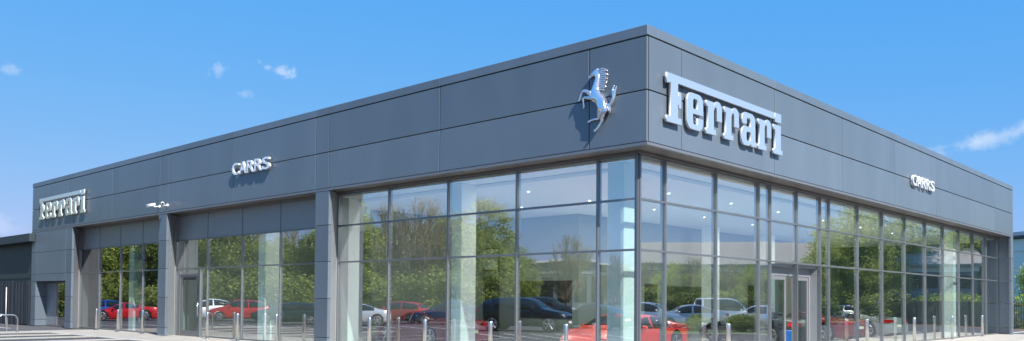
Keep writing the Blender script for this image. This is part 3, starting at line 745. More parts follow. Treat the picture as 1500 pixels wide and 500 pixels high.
def car(kind, pname, color, loc, rz, label, group=None, metal=.3, z=ZA, wheel_mat='rim'):
    K = KINDS[kind]; L, w = K['L'], K['w']
    t = empty('parked_car' if kind != 'van' else 'parked_van', (loc.x, loc.y, z), rz)
    tag(t, label, 'car' if kind != 'van' else 'van', group)
    n = 84
    ax_ = [K['a'][0] * L, K['a'][1] * L]; wr = K['wr']
    zb = .19 if kind != 'suv' else .26
    if kind == 'sports': zb = .12
    bm = bmesh.new(); secs = []
    for i in range(n + 1):
        s = i / n; x = s * L
        top = smooth_i(K['top'], s); belt = min(smooth_i(K['belt'], s), top - .005)
        # plan taper at the ends
        e = min(s, 1 - s) / .12
        ww = w * (1 - .22 * max(0, 1 - e) ** 2.2 - .02 * max(0, 1 - min(s, 1 - s) / .3))
        gh = max(0, min(1, (top - belt - .03) / .42))
        wt = ww * (.93 - .19 * gh)
        arch = 0
        for a in ax_:
            dx = abs(x - a); ra = wr + .055
            if dx < ra: arch = max(arch, wr + math.sqrt(ra * ra - dx * dx))
        endlift = .12 * max(0, 1 - min(s, 1 - s) / .06)
        z0 = max(zb + endlift, arch)
        mid = zb + (belt - zb) * .55
        z1 = max(z0 + .02, min(mid, belt - .1)) if z0 + .02 < belt - .06 else z0 + .02
        prof = [(ww * .55, z0 if arch else zb + endlift - .0), (ww * .955, z0), (ww, max(z0 + .01, z0 + (z1 - z0) * .4)), (ww * 1.0, z1), (ww * .975, belt - .04), (ww * .945, belt),
                (wt + .012, top - .07 * (.35 + .65 * gh)), (wt * .92, top - .02), (wt * .6, top - .003), (0, top + .012)]
        # keep the order of heights
        for k in range(1, len(prof)):
            if prof[k][1] < prof[k - 1][1]: prof[k] = (prof[k][0], prof[k - 1][1] + .002)
        ring = [bm.verts.new((L / 2 - x, -y, zz)) for y, zz in prof] + [bm.verts.new((L / 2 - x, y, zz)) for y, zz in prof[-2::-1]]
        secs.append(ring)
    m = len(secs[0])
    glassF = {'windscreen': [], 'rear_window': [], 'side_window_a': [], 'side_window_b': []}
    pill = [(K['c'] + K['rf']) / 2 - .02, (K['c'] + K['rr']) / 2 + .02]
    bp = (K['rf'] + K['rr']) / 2 - .01
    for i in range(n):
        s = (i + .5) / n
        top = smooth_i(K['top'], s); belt = smooth_i(K['belt'], s)
        for j in range(m - 1):
            f = bm.faces.new((secs[i][j], secs[i + 1][j], secs[i + 1][j + 1], secs[i][j + 1])); f.smooth = True
            jj = j if j < 9 else m - 2 - j
            key = None
            if jj in (7, 8) and K['c'] + .012 < s < K['rf'] - .012: key = 'windscreen'
            elif jj in (7, 8) and K['rr'] + .02 < s < K['te'] - .015: key = 'rear_window'
            elif jj == 5 and K['c'] + .07 < s < K['te'] - .05 and top - belt > .22 and abs(s - bp) > .011 and kind not in ('van',): key = 'side_window_a' if j < 9 else 'side_window_b'
            elif jj == 5 and kind == 'van' and K['c'] + .05 < s < .38: key = 'side_window_a' if j < 9 else 'side_window_b'
            if kind in ('mpv', 'suv', 'estate') and key and key.startswith('side') and abs(s - (bp + K['te']) / 2) < .012: key = None
            if key: glassF[key].append(f); f.material_index = 1
            if jj == 0: f.material_index = 2
    for ring in (secs[0], secs[-1]):
        bm.faces.new(ring)
    # under side
    for i in range(n): bm.faces.new((secs[i][0], secs[i][-1], secs[i + 1][-1], secs[i + 1][0])).material_index = 2
    # pull the glass out into meshes of its own
    for key, fs in glassF.items():
        if not fs: continue
        g = bmesh.new(); mp = {}
        for f in fs:
            vs = []
            for v in f.verts:
                if v not in mp: mp[v] = g.verts.new(v.co)
                vs.append(mp[v])
            g.faces.new(vs).smooth = True
        o = link(key.replace('_a', '').replace('_b', '') if key.startswith('side') else key, g, M['car_glass'], t)
        sd = o.modifiers.new('th', 'SOLIDIFY'); sd.thickness = .02; sd.offset = 0
    bmesh.ops.delete(bm, geom=[f for k in glassF.values() for f in k], context='FACES')
    link('body', bm, [paint(pname, color, metal), M['car_glass'], M['black_trim']], t)
    # wheels
    for a in ax_:
        for sgn in (-1, 1):
            cx = L / 2 - a
            wh = empty('wheel', (cx, sgn * (w - .125), wr), 0, t)
            b = bmesh.new(); tube(b, [(0, -.105, 0), (0, -.1, 0), (0, .1, 0), (0, .105, 0)], [wr - .03, wr, wr, wr - .03], 26); link('tyre', b, M['tyre'], wh)
            b = bmesh.new(); rr = wr * .74
            y = sgn * .106
            tube(b, [(0, y, 0), (0, y + sgn * .012, 0)], [rr * .22, rr * .2], 14)
            for k in range(5):
                an = k * 2 * math.pi / 5 + .3
                dx, dz = math.cos(an), math.sin(an); px, pz = -dz, dx
                hexa(b, [Vector((dx * q[0] * rr + px * q[1], y + q[2] * sgn, dz * q[0] * rr + pz * q[1])) for q in ((.15, -.04, 0), (1, -.055, 0), (1, .055, 0), (.15, .04, 0), (.15, -.03, .016), (1, -.045, .01), (1, .045, .01), (.15, .03, .016))])
            k = 26; r0 = [b.verts.new((math.cos(q * 2 * math.pi / k) * rr, y, math.sin(q * 2 * math.pi / k) * rr)) for q in range(k)]
            r1 = [b.verts.new((math.cos(q * 2 * math.pi / k) * rr * .88, y + sgn * .01, math.sin(q * 2 * math.pi / k) * rr * .88)) for q in range(k)]
            for q in range(k): b.faces.new((r0[q], r0[(q + 1) % k], r1[(q + 1) % k], r1[q]))
            link('rim', b, M[wheel_mat], wh)
    # lamps, mirrors, plates, grille
    for sgn in (-1, 1):
        b = bmesh.new(); zc = interp(K['belt'], .045) - .06
        x0 = L / 2 - .05
        hexa(b, [Vector(q) for q in ((x0 - .02, sgn * w * .42, zc - .09), (x0 - .02, sgn * w * .80, zc - .06), (x0 - .34, sgn * w * .955, zc - .02), (x0 - .3, sgn * w * .5, zc - .05),
                                     (x0 - .05, sgn * w * .42, zc + .03), (x0 - .1, sgn * w * .80, zc + .06), (x0 - .38, sgn * w * .945, zc + .07), (x0 - .32, sgn * w * .5, zc + .05))])
        link('headlight', b, M['lamp_clear'], t)
        b = bmesh.new(); zt = interp(K['belt'], .97) - .12
        hexa(b, [Vector(q) for q in ((-L / 2 + .02, sgn * w * .5, zt - .07), (-L / 2 + .03, sgn * w * .78, zt - .08), (-L / 2 + .25, sgn * w * .965, zt - .05), (-L / 2 + .2, sgn * w * .5, zt - .05),
                                     (-L / 2 + .02, sgn * w * .5, zt + .07), (-L / 2 + .04, sgn * w * .78, zt + .08), (-L / 2 + .25, sgn * w * .955, zt + .09), (-L / 2 + .2, sgn * w * .5, zt + .07))])
        link('tail_light', b, M['lamp_red'], t)
        b = bmesh.new(); xm = L / 2 - (K['c'] + .09) * L; zm = interp(K['belt'], K['c'] + .06) + .07
        bmesh.ops.create_icosphere(b, subdivisions=2, radius=.1, matrix=Matrix.Translation((xm, sgn * (w + .07), zm)) @ Matrix.Diagonal((.7, 1.0, .75, 1)))
        link('mirror', b, paint(pname, color, metal), t, True)
    b = bmesh.new(); box(b, L / 2 - .06, L / 2 + .012, -.26, .26, .42 if kind != 'sports' else .26, .53 if kind != 'sports' else .36); link('number_plate', b, M['white'], t)
    b = bmesh.new(); box(b, L / 2 - .08, L / 2 + .004, -w * .5, w * .5, .24, .38); link('grille', b, M['black_trim'], t)
    b = bmesh.new(); box(b, -L / 2 - .012, -L / 2 + .06, -.26, .26, .5, .61); link('number_plate', b, M['plate'], t)
    return t

def rcar(kind, pname, color, px, depth, side, rel, label, metal=.3, **kw):
    p, h = beyond(px, depth, side)
    s = 1
    c = car(kind, pname, color, p, h + R_(rel), label, 'cars parked in the car park facing the building', metal, **kw)
    return c
RED = (0.5, 0.008, 0.012); SILV = (0.78, 0.79, 0.80); WHT = (0.84, 0.85, 0.86); BLUE = (0.01, 0.06, 0.35); BLK = (0.01, 0.011, 0.014); NAVY = (0.01, 0.025, 0.09)
rcar('sports', 'red', RED, 182, 57, 'L', 180, 'low red sports car parked before the blue car in the far left bay mirror image')
rcar('sedan', 'blue', BLUE, 150, 61, 'L', 176, 'bright blue car parked behind the low red sports car')
rcar('hatch', 'white', WHT, 297, 60, 'L', 170, 'white hatchback mirrored beside the side door')
rcar('hatch', 'red', RED, 350, 56, 'L', 180, 'red hatchback parked between the white hatchback and the dark estate')
rcar('estate', 'dark green', (0.012, 0.03, 0.03), 424, 54, 'L', 184, 'dark green estate car mirrored in the second bay from the left')
rcar('coupe', 'silver', SILV, 520, 50, 'L', 178, 'silver coupe mirrored just right of the third pier', .6)
rcar('hatch', 'red', RED, 583, 55, 'L', 205, 'red hatchback at an angle between the silver coupe and the blue saloon')
rcar('sedan', 'navy', NAVY, 655, 54, 'L', 182, 'navy blue saloon mirrored behind the second column')
rcar('suv', 'black', BLK, 768, 41, 'L', 18, 'black off road car, nearest and largest in the left hand glass')
rcar('suv', 'dark grey', (0.03, 0.033, 0.038), 800, 62, 'L', 10, 'dark grey off road car parked farther back behind the black one')
rcar('coupe', 'black', BLK, 872, 45, 'L', 215, 'black coupe parked at an angle right of the black off road car')
rcar('hatch', 'silver', SILV, 955, 47, 'R', 15, 'silver hatchback mirrored right beside the building corner', .6)
rcar('hatch', 'white', WHT, 1032, 62, 'R', 178, 'white hatchback parked in the row behind the tall people carrier')
rcar('sedan', 'silver blue', (0.62, 0.66, 0.67), 1008, 49, 'R', 172, 'pale blue silver saloon parked between the silver hatchback and the people carrier', .6)
rcar('mpv', 'white silver', (0.76, 0.78, 0.78), 1066, 52, 'R', 4, 'tall pale silver people carrier parked behind the grass verge', .4)
rcar('hatch', 'silver', SILV, 1112, 50, 'R', 188, 'silver hatchback mirrored just left of the main entrance', .6)
rcar('sedan', 'yellow', (0.9, 0.55, 0.02), 940, 54, 'R', 0, 'yellow car parked farther back behind the silver hatchback')
rcar('hatch', 'white', WHT, 1236, 78, 'R', 215, 'white hatchback parked alone, mirrored right of the main entrance')
rcar('van', 'dark teal', (0.012, 0.04, 0.045), 1315, 66, 'R', 170, 'dark teal van mirrored left of the dark railings')
# cars on show inside
def icar(kind, pn, c, L, R, ang, label):
    return car(kind, pn, c, P(L, R), hz + R_(ang), label, 'sports cars on show inside the showroom', .1, z=.014)
icar('sports', 'bright red', (0.85, 0.035, 0.012), 3.7, 4.5, 182, 'bright red sports car on show behind the glass at the building corner')
icar('sports', 'dark red', (0.2, 0.01, 0.012), 11.2, 3.6, 84, 'dark red sports car on show inside the left hand glass near the third pier')
icar('sports', 'dark grey', (0.03, 0.033, 0.038), 4.6, 14.6, 80, 'dark grey sports car on show just right of the main entrance')
icar('sports', 'deep red', (0.2, 0.01, 0.012), 4.6, 19.4, 84, 'deep red sports car on show, second one right of the main entrance')
icar('sports', 'pale grey', (0.3, 0.3, 0.3), 4.6, 24.4, 80, 'pale grey sports car on show towards the right hand end')

# ------------------------------------------------------------------ trees
def make_crown(seed, h, rx, base, nclump, nleaf, lsize, bare=0.0):
    """returns trunk+limbs bmesh and leaf bmesh for a tree of height h"""
    rnd = random.Random(seed)
    tb = bmesh.new(); lb = bmesh.new()
    tr = h * .018 + .05
    pts = [Vector((0, 0, -.2))]
    for k in range(1, 6): pts.append(Vector((rnd.uniform(-.03, .03) * h * k / 5, rnd.uniform(-.03, .03) * h * k / 5, h * .75 * k / 5)))
    tube(tb, pts, [tr * 1.25, tr, tr * .85, tr * .6, tr * .4, tr * .2], 8)
    cz = (h + base) / 2; rz = (h - base) / 2
    for c in range(nclump):
        while True:
            d = Vector((rnd.uniform(-1, 1), rnd.uniform(-1, 1), rnd.uniform(-1, 1)))
            if .35 < d.length < 1: break
        wob = 1 + .35 * noise.noise(d * 1.7 + Vector((seed, 0, 0)))
        cp = Vector((d.x * rx * wob, d.y * rx * wob, cz + d.z * rz * wob))
        st = pts[min(4, max(1, int((cp.z / h) * 4)))]
        if c % 3 == 0 or bare:
            mid = (st + cp) / 2 + Vector((0, 0, -.04 * h))
            tube(tb, [st, mid, cp], [tr * .34, tr * .2, .015], 5, cap=False)
            if bare:
                for q in range(7):
                    e = cp + Vector((rnd.uniform(-1, 1), rnd.uniform(-1, 1), rnd.uniform(.0, 1.2))) * h * .07
                    s0 = mid.lerp(cp, rnd.uniform(.2, 1)); tube(tb, [s0, (s0 + e) / 2 + Vector((0, 0, .02)), e], [.03, .022, .012], 4, cap=False)
        cr = rx * rnd.uniform(.16, .34)
        for q in range(int(nleaf * (1 - bare * .85))):
            v = Vector((rnd.gauss(0, .5), rnd.gauss(0, .5), rnd.gauss(0, .4))) * cr
            o = cp + v
            a = Vector((rnd.uniform(-1, 1), rnd.uniform(-1, 1), rnd.uniform(-.6, .6))).normalized()
            b = a.cross(Vector((rnd.uniform(-1, 1), rnd.uniform(-1, 1), rnd.uniform(-1, 1)))).normalized()
            s = lsize * rnd.uniform(.6, 1.3)
            vs = [lb.verts.new(o + a * s), lb.verts.new(o + b * s * .55), lb.verts.new(o - a * s), lb.verts.new(o - b * s * .55)]
            lb.faces.new(vs)
    return tb, lb
def tree_proto(name, seed, h, rx, base, ncl, nl, ls, lm, bare=0.0):
    t = empty(name)
    tb, lb = make_crown(seed, h, rx, base, ncl, nl, ls, bare)
    me = link('trunk', tb, M['bark'], t)
    link('crown', lb, M[lm], t)
    return t
protos = {
    'leafy': tree_proto('leafy_tree', 3, 10, 3.6, 1.6, 150, 120, .125, 'leaf'),
    'leafy2': tree_proto('leafy_tree', 11, 10, 3.2, 1.2, 150, 120, .125, 'leaf'),
    'dark': tree_proto('dense_tree', 5, 10, 3.8, .6, 170, 120, .13, 'leaf_dark'),
    'bud': tree_proto('budding_tree', 8, 10, 3.4, 2.6, 110, 110, .08, 'leaf_bud', .75),
    'bush': tree_proto('shrub', 21, 3, 2.0, .1, 70, 80, .10, 'leaf_dark'),
    'bushl': tree_proto('shrub', 22, 3, 1.7, .1, 70, 80, .09, 'leaf'),
}
used = set()
CAT = {'leafy': 'tree', 'leafy2': 'tree', 'dark': 'tree', 'bud': 'tree', 'bush': 'shrub', 'bushl': 'shrub'}
def plant(kind, loc, h, label, group, wide=1.0):
    pr = protos[kind]; base = 3 if kind.startswith('bush') else 10
    if kind not in used:
        t = pr; used.add(kind); t.location = (loc.x, loc.y, ZA)
    else: t = rep(pr, (loc.x, loc.y, ZA), 0, label)
    s = h / base; t.scale = (s * wide, s * wide, s); t.rotation_euler = (0, 0, random.uniform(0, 6.28))
    tag(t, label, CAT[kind], group)
KW = {'leafy': 'bright green leafy tree', 'leafy2': 'slender bright green tree', 'dark': 'dense dark green tree', 'bud': 'nearly bare budding tree', 'bush': 'dark shrub', 'bushl': 'light green shrub'}
GW = 'trees and shrubs along the car park edge, mirrored in the left hand glass'
GE = 'trees and shrubs beyond the car park, mirrored in the right hand glass'
west = [(95, 76, 'leafy', 10), (120, 80, 'dark', 11), (150, 74, 'leafy2', 9), (178, 82, 'dark', 11), (205, 78, 'leafy', 10), (238, 80, 'dark', 10), (268, 76, 'leafy2', 9.5), (300, 82, 'leafy', 10.5),
        (335, 76, 'dark', 9.5), (365, 80, 'bud', 9), (395, 74, 'dark', 7.0), (425, 82, 'bud', 8.5), (450, 75, 'dark', 6.8), (480, 80, 'dark', 8.5), (510, 74, 'leafy', 9.6), (545, 80, 'leafy2', 9.0), (575, 76, 'bud', 10), (612, 74, 'bud', 10.2),
        (640, 82, 'leafy', 9), (668, 76, 'leafy2', 9.0), (700, 78, 'leafy', 10.0), (735, 84, 'leafy2', 8.0), (830, 84, 'bud', 8.0), (770, 92, 'leafy', 5.5), (900, 100, 'bud', 7)]
def where(px):
    for a, b in ((105, 'outer left edge'), (235, 'first bay'), (300, 'side door'), (465, 'second bay'), (580, 'left part of the corner bay'), (700, 'second column'), (800, 'black off road car'), (890, 'corner column')):
        if px < a: return b
    return 'corner'
ORD = 'first second third fourth fifth sixth seventh eighth ninth tenth eleventh twelfth thirteenth fourteenth fifteenth sixteenth seventeenth eighteenth nineteenth twentieth twenty-first twenty-second twenty-third twenty-fourth twenty-fifth twenty-sixth'.split()
for k_, (px, D, k, h) in enumerate(sorted(west)):
    p, _ = beyond(px, D, 'L'); plant(k, p, h, '%s, %s from the left in the left facade mirror image' % (KW[k], ORD[k_]), GW)
for px in range(100, 720, 26):
    p, _ = beyond(px, 69 + 4 * math.sin(px), 'L'); plant('bush' if (px // 26) % 4 else 'bushl', p, random.uniform(2.4, 4.2), ('dark' if (px // 26) % 4 else 'light') + ' green undergrowth shrub, ' + ORD[(px - 100) // 26] + ' from the left in the left facade mirror image', GW, 1.1)
east = [(955, 76, 'bud', 5.0), (985, 72, 'leafy', 4.6), (1012, 78, 'bud', 5.6), (1040, 74, 'leafy2', 4.6), (1070, 80, 'bud', 5.2), (1100, 74, 'leafy', 4.6), (1135, 78, 'leafy2', 4.8), (1165, 80, 'leafy', 5.2),
        (1207, 84, 'leafy2', 7.4), (1240, 92, 'leafy', 11.4), (1262, 88, 'leafy2', 11.2), (1300, 84, 'leafy', 7.0), (1318, 92, 'leafy', 10.6), (1345, 96, 'bud', 9.5), (1372, 92, 'leafy2', 9.2), (1396, 92, 'leafy', 10.6), (1418, 90, 'leafy2', 10.2), (1438, 92, 'leafy', 10.2), (1458, 90, 'leafy2', 9.4), (1476, 94, 'dark', 9.5)]
def where2(px):
    for a, b in ((1050, 'first panes right of the corner'), (1130, 'panes left of the entrance'), (1205, 'main entrance'), (1300, 'panes right of the entrance'), (1390, 'middle of the right facade')):
        if px < a: return b
    return 'far end of the right facade'
for k_, (px, D, k, h) in enumerate(sorted(east)):
    p, _ = beyond(px, D, 'R'); plant(k, p, h, '%s, %s from the left in the right facade mirror image' % (KW[k], ORD[k_]), GE)
for k_, px in enumerate(list(range(935, 1200, 22)) + list(range(1300, 1470, 24))):
    p, _ = beyond(px, 66, 'R'); plant('bush' if (px // 22) % 3 else 'bushl', p, random.uniform(1.7, 2.6), ('dark green' if (px // 22) % 3 else 'light green') + ' hedge shrub, ' + ORD[k_] + ' from the left in the right facade mirror image', GE, 1.5)
for k_, px in enumerate((1022, 1078, 1092, 1104)):
    p, _ = beyond(px, 44, 'R'); plant('bushl', p, .95, 'low light green shrub, ' + ORD[k_] + ' from the left on the mirrored grass verge', GE)
# directly visible tree, hedge and railings right of the building
def direct(px, Y): return Vector(((px - 750 + (Y * 0)) / FPX * Y * 1.0, Y, 0))
plant('leafy', Vector((44.6, 69, 0)), 5.6, 'bright green tree seen past the right end of the building, behind the hedge', 'trees past the right end', 1.15)
plant('leafy2', Vector((50, 72, 0)), 6.5, 'slender green tree standing to the right of the tree past the building end', 'trees past the right end', 1.2)
plant('dark', Vector((40.0, 74, 0)), 5.0, 'dark green tree partly hidden behind the right end pier', 'trees past the right end', 1.2)

def hedge(a, b, h, w, lm, label, n=9000, seed=1):
    rnd = random.Random(seed); bm = bmesh.new()
    a, b = Vector(a), Vector(b); d = (b - a); t = d.normalized(); s = Vector((-t.y, t.x, 0))
    for _ in range(n):
        hh = h * (1 + .08 * math.sin(d.length * 3 * rnd.random()))
        o = a + d * rnd.random() + s * rnd.uniform(-w, w) / 2 + Vector((0, 0, rnd.uniform(0, hh)))
        u = Vector((rnd.uniform(-1, 1), rnd.uniform(-1, 1), rnd.uniform(-1, 1))).normalized(); v = u.cross(Vector((rnd.uniform(-1, 1), rnd.uniform(-1, 1), rnd.uniform(-1, 1)))).normalized()
        r = .09 * rnd.uniform(.6, 1.3)
        bm.faces.new([bm.verts.new(o + u * r), bm.verts.new(o + v * r * .6), bm.verts.new(o - u * r), bm.verts.new(o - v * r * .6)])
    o = link('hedge', bm, M[lm]); tag(o, label, 'hedge'); return o
hedge((31.5, 53.5, 0), (52, 50.5, 0), 2.15, .9, 'leaf_hedge', 'bright green hedge rising behind the dark railings past the right end', 9000, 4)

def railing(a, b, h, label, sp=.16):
    a, b = Vector(a), Vector(b); d = b - a; n = int(d.length / sp); t = d.normalized(); s = Vector((-t.y, t.x, 0))
    r = empty('railing', a, math.atan2(t.y, t.x)); tag(r, label, 'railing')
    bm = bmesh.new()
    for i in range(n):
        x = i * sp; box(bm, x, x + .045, -.02, .02, ZA + .08, h - .02 * (i % 2))
    link('bars', bm, M['fence'], r)
    bm = bmesh.new()
    for z in (.18, h - .25): box(bm, 0, d.length, -.05, -.023, z, z + .05)
    link('rails', bm, M['fence'], r)
    for i in range(int(d.length / 2.7) + 1):
        bm = bmesh.new(); x = min(i * 2.7, d.length - .08); box(bm, x, x + .08, -.15, -.055, ZA, h + .05); link('post', bm, M['fence'], r)
railing((31.0, 52.4, 0), (52, 49.3, 0), 1.75, 'dark vertical bar railings in front of the hedge past the right end of the building', .1)
pA, _ = beyond(1362, 60, 'R'); pB, _ = beyond(1458, 60, 'R')
railing(pA + (pA - pB).normalized() * 2, pB, 1.7, 'dark vertical bar railings mirrored at the far end of the right facade')
pC, _ = beyond(310, 66, 'L'); pD, _ = beyond(400, 66, 'L')
railing(pC, pD, 1.3, 'dark railings behind the red hatchback and the dark green estate car')

# ------------------------------------------------------------------ buildings around
def shed(name, c, rz, w, d, h, rise, wall, roofm, label, win=None, band=None, nwin=8, seg=14, sides=False):
    t = empty(name, (c.x, c.y, ZA), rz); tag(t, label, 'building')
    bm = bmesh.new(); box(bm, -w / 2, w / 2, -d / 2, d / 2, 0, h); link('wall', bm, M[wall], t)
    bm = bmesh.new(); prev = None
    for i in range(seg + 1):
        f = i / seg; x = -w / 2 - .5 + (w + 1) * f; z = h + .02 + rise * math.sin(math.pi * f)
        q = [bm.verts.new((x, -d / 2 - .7, z)), bm.verts.new((x, d / 2 + .7, z)), bm.verts.new((x, d / 2 + .7, z + .28)), bm.verts.new((x, -d / 2 - .7, z + .28))]
        if prev:
            for k in range(4): bm.faces.new((prev[k], prev[(k + 1) % 4], q[(k + 1) % 4], q[k]))
        else: bm.faces.new(q)
        prev = q
    bm.faces.new(prev[::-1]); link('roof', bm, M[roofm], t)
    if rise > .3:
        bm = bmesh.new()
        for sy in (-d / 2 + .03, d / 2 - .03):
            vs = [bm.verts.new((-w / 2, sy, h + .01)), bm.verts.new((w / 2, sy, h + .01))] + [bm.verts.new((-w / 2 - .0 + w * (1 - i / seg), sy, h + .015 + rise * math.sin(math.pi * i / seg))) for i in range(1, seg)]
            bm.faces.new(vs)
        link('gable', bm, M[wall], t)
    if band:
        bm = bmesh.new(); box(bm, -w / 2 - .12, w / 2 + .12, -d / 2 - .12, d / 2 + .12, h - band[0], h - .01); link('fascia_band', bm, M[band[1]], t)
    if win:
        for z0, z1 in win:
            for k in range(nwin):
                if sides:
                    y = -d / 2 + d * (k + .5) / nwin; ww = d / nwin * .36
                    for sx in (-1, 1):
                        bm = bmesh.new(); box(bm, min(sx * (w / 2 - .02), sx * (w / 2 + .05)), max(sx * (w / 2 - .02), sx * (w / 2 + .05)), y - ww, y + ww, z0, z1)
                        link('window', bm, M['car_glass'], t)
                    continue
                x = -w / 2 + w * (k + .5) / nwin; ww = w / nwin * .36
                for sy in (-1, 1):
                    bm = bmesh.new(); box(bm, x - ww, x + ww, min(sy * (d / 2 - .02), sy * (d / 2 + .05)), max(sy * (d / 2 - .02), sy * (d / 2 + .05)), z0, z1)
                    link('window', bm, M['car_glass'], t)
    return t
p, h = beyond(1090, 100, 'R'); shed('office_building', p, h + math.pi / 2, 18, 46, 5.4, 3.0, 'bld_wall', 'pale_roof', 'office building with a pale barrel roof across the car park, mirrored left of the entrance', [(1.1, 2.3), (3.2, 4.5)], (.5, 'canopy_white'), 14, 14, True)
p, h = beyond(960, 120, 'R'); shed('warehouse', p, h, 18, 20, 4.5, .6, 'brick', 'pale_roof', 'low brick warehouse mirrored beside the building corner', [(1.5, 2.6)], None, 6)
p, h = beyond(1325, 128, 'R'); shed('warehouse', p, h, 22, 22, 8.8, .5, 'pale_green', 'pale_roof', 'pale green metal warehouse rising behind the trees, mirrored in the right facade', None, None)
p, h = beyond(838, 112, 'L'); shed('showroom_pavilion', p, h, 17, 14, 5.0, 1.2, 'bld_wall', 'canopy_white', 'pavilion with a white curved roof far behind the parked cars, mirrored left of the corner', [(1.0, 4.2)], (.4, 'canopy_white'), 8)
shed('warehouse', Vector((64, 92, 0)), R_(12), 30, 16, 8.1, 1.7, 'canopy_white', 'bld_dark', 'white warehouse with a dark curved roof seen past the right end of the building', [(3.0, 5.0)], (1.2, 'canopy_white'), 10)

# ------------------------------------------------------------------ ground
def sheet(name, pts, z, m, thick=None):
    bm = bmesh.new()
    if thick:
        n = len(pts); A = [bm.verts.new((p.x, p.y, z)) for p in pts]; B = [bm.verts.new((p.x, p.y, z - thick)) for p in pts]
        bm.faces.new(A); bm.faces.new(B[::-1])
        for i in range(n): bm.faces.new((A[i], A[(i + 1) % n], B[(i + 1) % n], B[i]))
    else: bm.faces.new([bm.verts.new((p.x, p.y, z)) for p in pts])
    o = link(name, bm, m); o['kind'] = 'structure'; return o
V = Vector
sheet('ground', [V((-2500, -2500, 0)), V((2500, -2500, 0)), V((2500, 2500, 0)), V((-2500, 2500, 0))], ZA - .012, M['grass'])
sheet('car_park', [V((-44, -60, 0)), V((60, -60, 0)), V((60, 12, 0)), V((52, 52.0, 0)), V((30, 55, 0)), V((20, 90, 0)), V((-34, 90, 0)), V((-48, 50, 0))], ZA, M['asphalt'])
# raised pavements round the glass fronts
sheet('pavement', [P(32.3, GL + .1), P(32.3, -2.2), P(-2.0, -2.2), P(-2.0, 35.2), P(GL + .1, 35.2), P(GL + .1, GL + .1)], 0.0, M['paving'], .14)
sheet('kerb', [P(32.3, -2.204), P(32.3, -2.34), P(-2.14, -2.34), P(-2.14, 35.2), P(-2.004, 35.2), P(-2.004, -2.204)], 0.004, M['kerb'], .14)
for i, (a, b) in enumerate(((30.1, 32.3), (27.3, 28.4), (24.6, 25.6), (21.8, 22.6))):
    sheet('pavement_strip', [P(a, -2.345), P(b, -2.345), P(b, -9.5), P(a, -9.5)], -.002, M['paving'], .13)
for a, b in ((28.4, 30.1), (25.6, 27.3), (22.6, 24.6)):
    sheet('parking_bay', [P(a + .01, -2.345), P(b - .01, -2.345), P(b - .01, -9.5), P(a + .01, -9.5)], ZA + .004, M['bay'])
for x in range(18):
    a = 20 - x * 2.4
    if a < -4: break
    sheet('bay_marking', [P(a, -3.0), P(a + .1, -3.0), P(a + .1, -7.8), P(a, -7.8)], ZA + .004, M['line'])
sheet('kerb', [P(40, -.02), P(32.31, -.02), P(32.31, .5), P(40, .5)], -.03, M['paving'], .1)
sheet('kerb', [V((30, 51.6, 0)), V((52, 48.4, 0)), V((52, 48.7, 0)), V((30, 51.9, 0))], .03, M['brick'], .2)
sheet('kerb', [P(0.9, 35.3), P(0.75, 35.3), P(.3, 45), P(.5, 45)], .0, M['kerb'], .12)
# markings seen in the glass, west car park
for px in range(130, 900, 38):
    p, h = beyond(px, 49 if px < 700 else 38, 'L'); d = V((math.cos(h), math.sin(h), 0)); q = V((-d.y, d.x, 0))
    dd = q.lerp(d, .25).normalized()
    s = V((-dd.y, dd.x, 0)) * .06
    sheet('bay_marking', [p - s, p + s, p + s + dd * 4.6, p - s + dd * 4.6], ZA + .004, M['line'])
a, _ = beyond(965, 41, 'R'); b, _ = beyond(1128, 41, 'R'); c, _ = beyond(1128, 46, 'R'); d, _ = beyond(965, 44, 'R')
sheet('grass_verge', [a, b, c, d], .02, M['grass'], .14)
e, _ = beyond(965, 40.7, 'R'); f, _ = beyond(1128.5, 40.6, 'R')
sheet('kerb', [a, b, f, e], .024, M['kerb'], .14)

# ------------------------------------------------------------------ light and sky
SD = Vector((.594, -.958, 1.0)).normalized()
sun = bpy.data.lights.new('sun', 'SUN'); sun.energy = 5.0; sun.angle = R_(.53); sun.color = (1, .965, .91)
so = bpy.data.objects.new('sun', sun); col.objects.link(so); so.rotation_euler = (-SD).to_track_quat('-Z', 'Y').to_euler(); so.location = (20, -30, 40)
w = bpy.data.worlds.new('World'); scene.world = w; w.use_nodes = True
n, l = w.node_tree.nodes, w.node_tree.links
bg = n['Background']; bg.inputs[1].default_value = .11
sk = n.new('ShaderNodeTexSky'); sk.sky_type = 'NISHITA'; sk.sun_disc = False
sk.sun_elevation = math.asin(SD.z); sk.sun_rotation = math.atan2(SD.x, SD.y); sk.altitude = 50; sk.air_density = 1.0; sk.dust_density = .6; sk.ozone_density = 2.0
hs = n.new('ShaderNodeHueSaturation'); hs.inputs['Saturation'].default_value = 1.0; hs.inputs['Value'].default_value = 1.0
sp = n.new('ShaderNodeSeparateColor'); l.new(sk.outputs[0], sp.inputs[0]); cb = n.new('ShaderNodeCombineColor')
for ch, (ex, co_) in enumerate(((1.02, .352), (.32, 1.56), (.02, 4.6))):      # softer zenith-to-horizon contrast than the raw sky
    pw = n.new('ShaderNodeMath'); pw.operation = 'POWER'; pw.inputs[1].default_value = ex; l.new(sp.outputs[ch], pw.inputs[0])
    ml = n.new('ShaderNodeMath'); ml.operation = 'MULTIPLY'; ml.inputs[1].default_value = co_; l.new(pw.outputs[0], ml.inputs[0]); l.new(ml.outputs[0], cb.inputs[ch])
l.new(cb.outputs[0], hs.inputs['Color'])
geo = n.new('ShaderNodeTexCoord')
cur = hs.outputs[0]
def math_node(op, a, b=None, c=None):
    m = n.new('ShaderNodeMath'); m.operation = op
    for i, v in enumerate((a, b, c)):
        if v is None: continue
        if hasattr(v, 'links'): l.new(v, m.inputs[i])
        else: m.inputs[i].default_value = v
    return m.outputs[0]
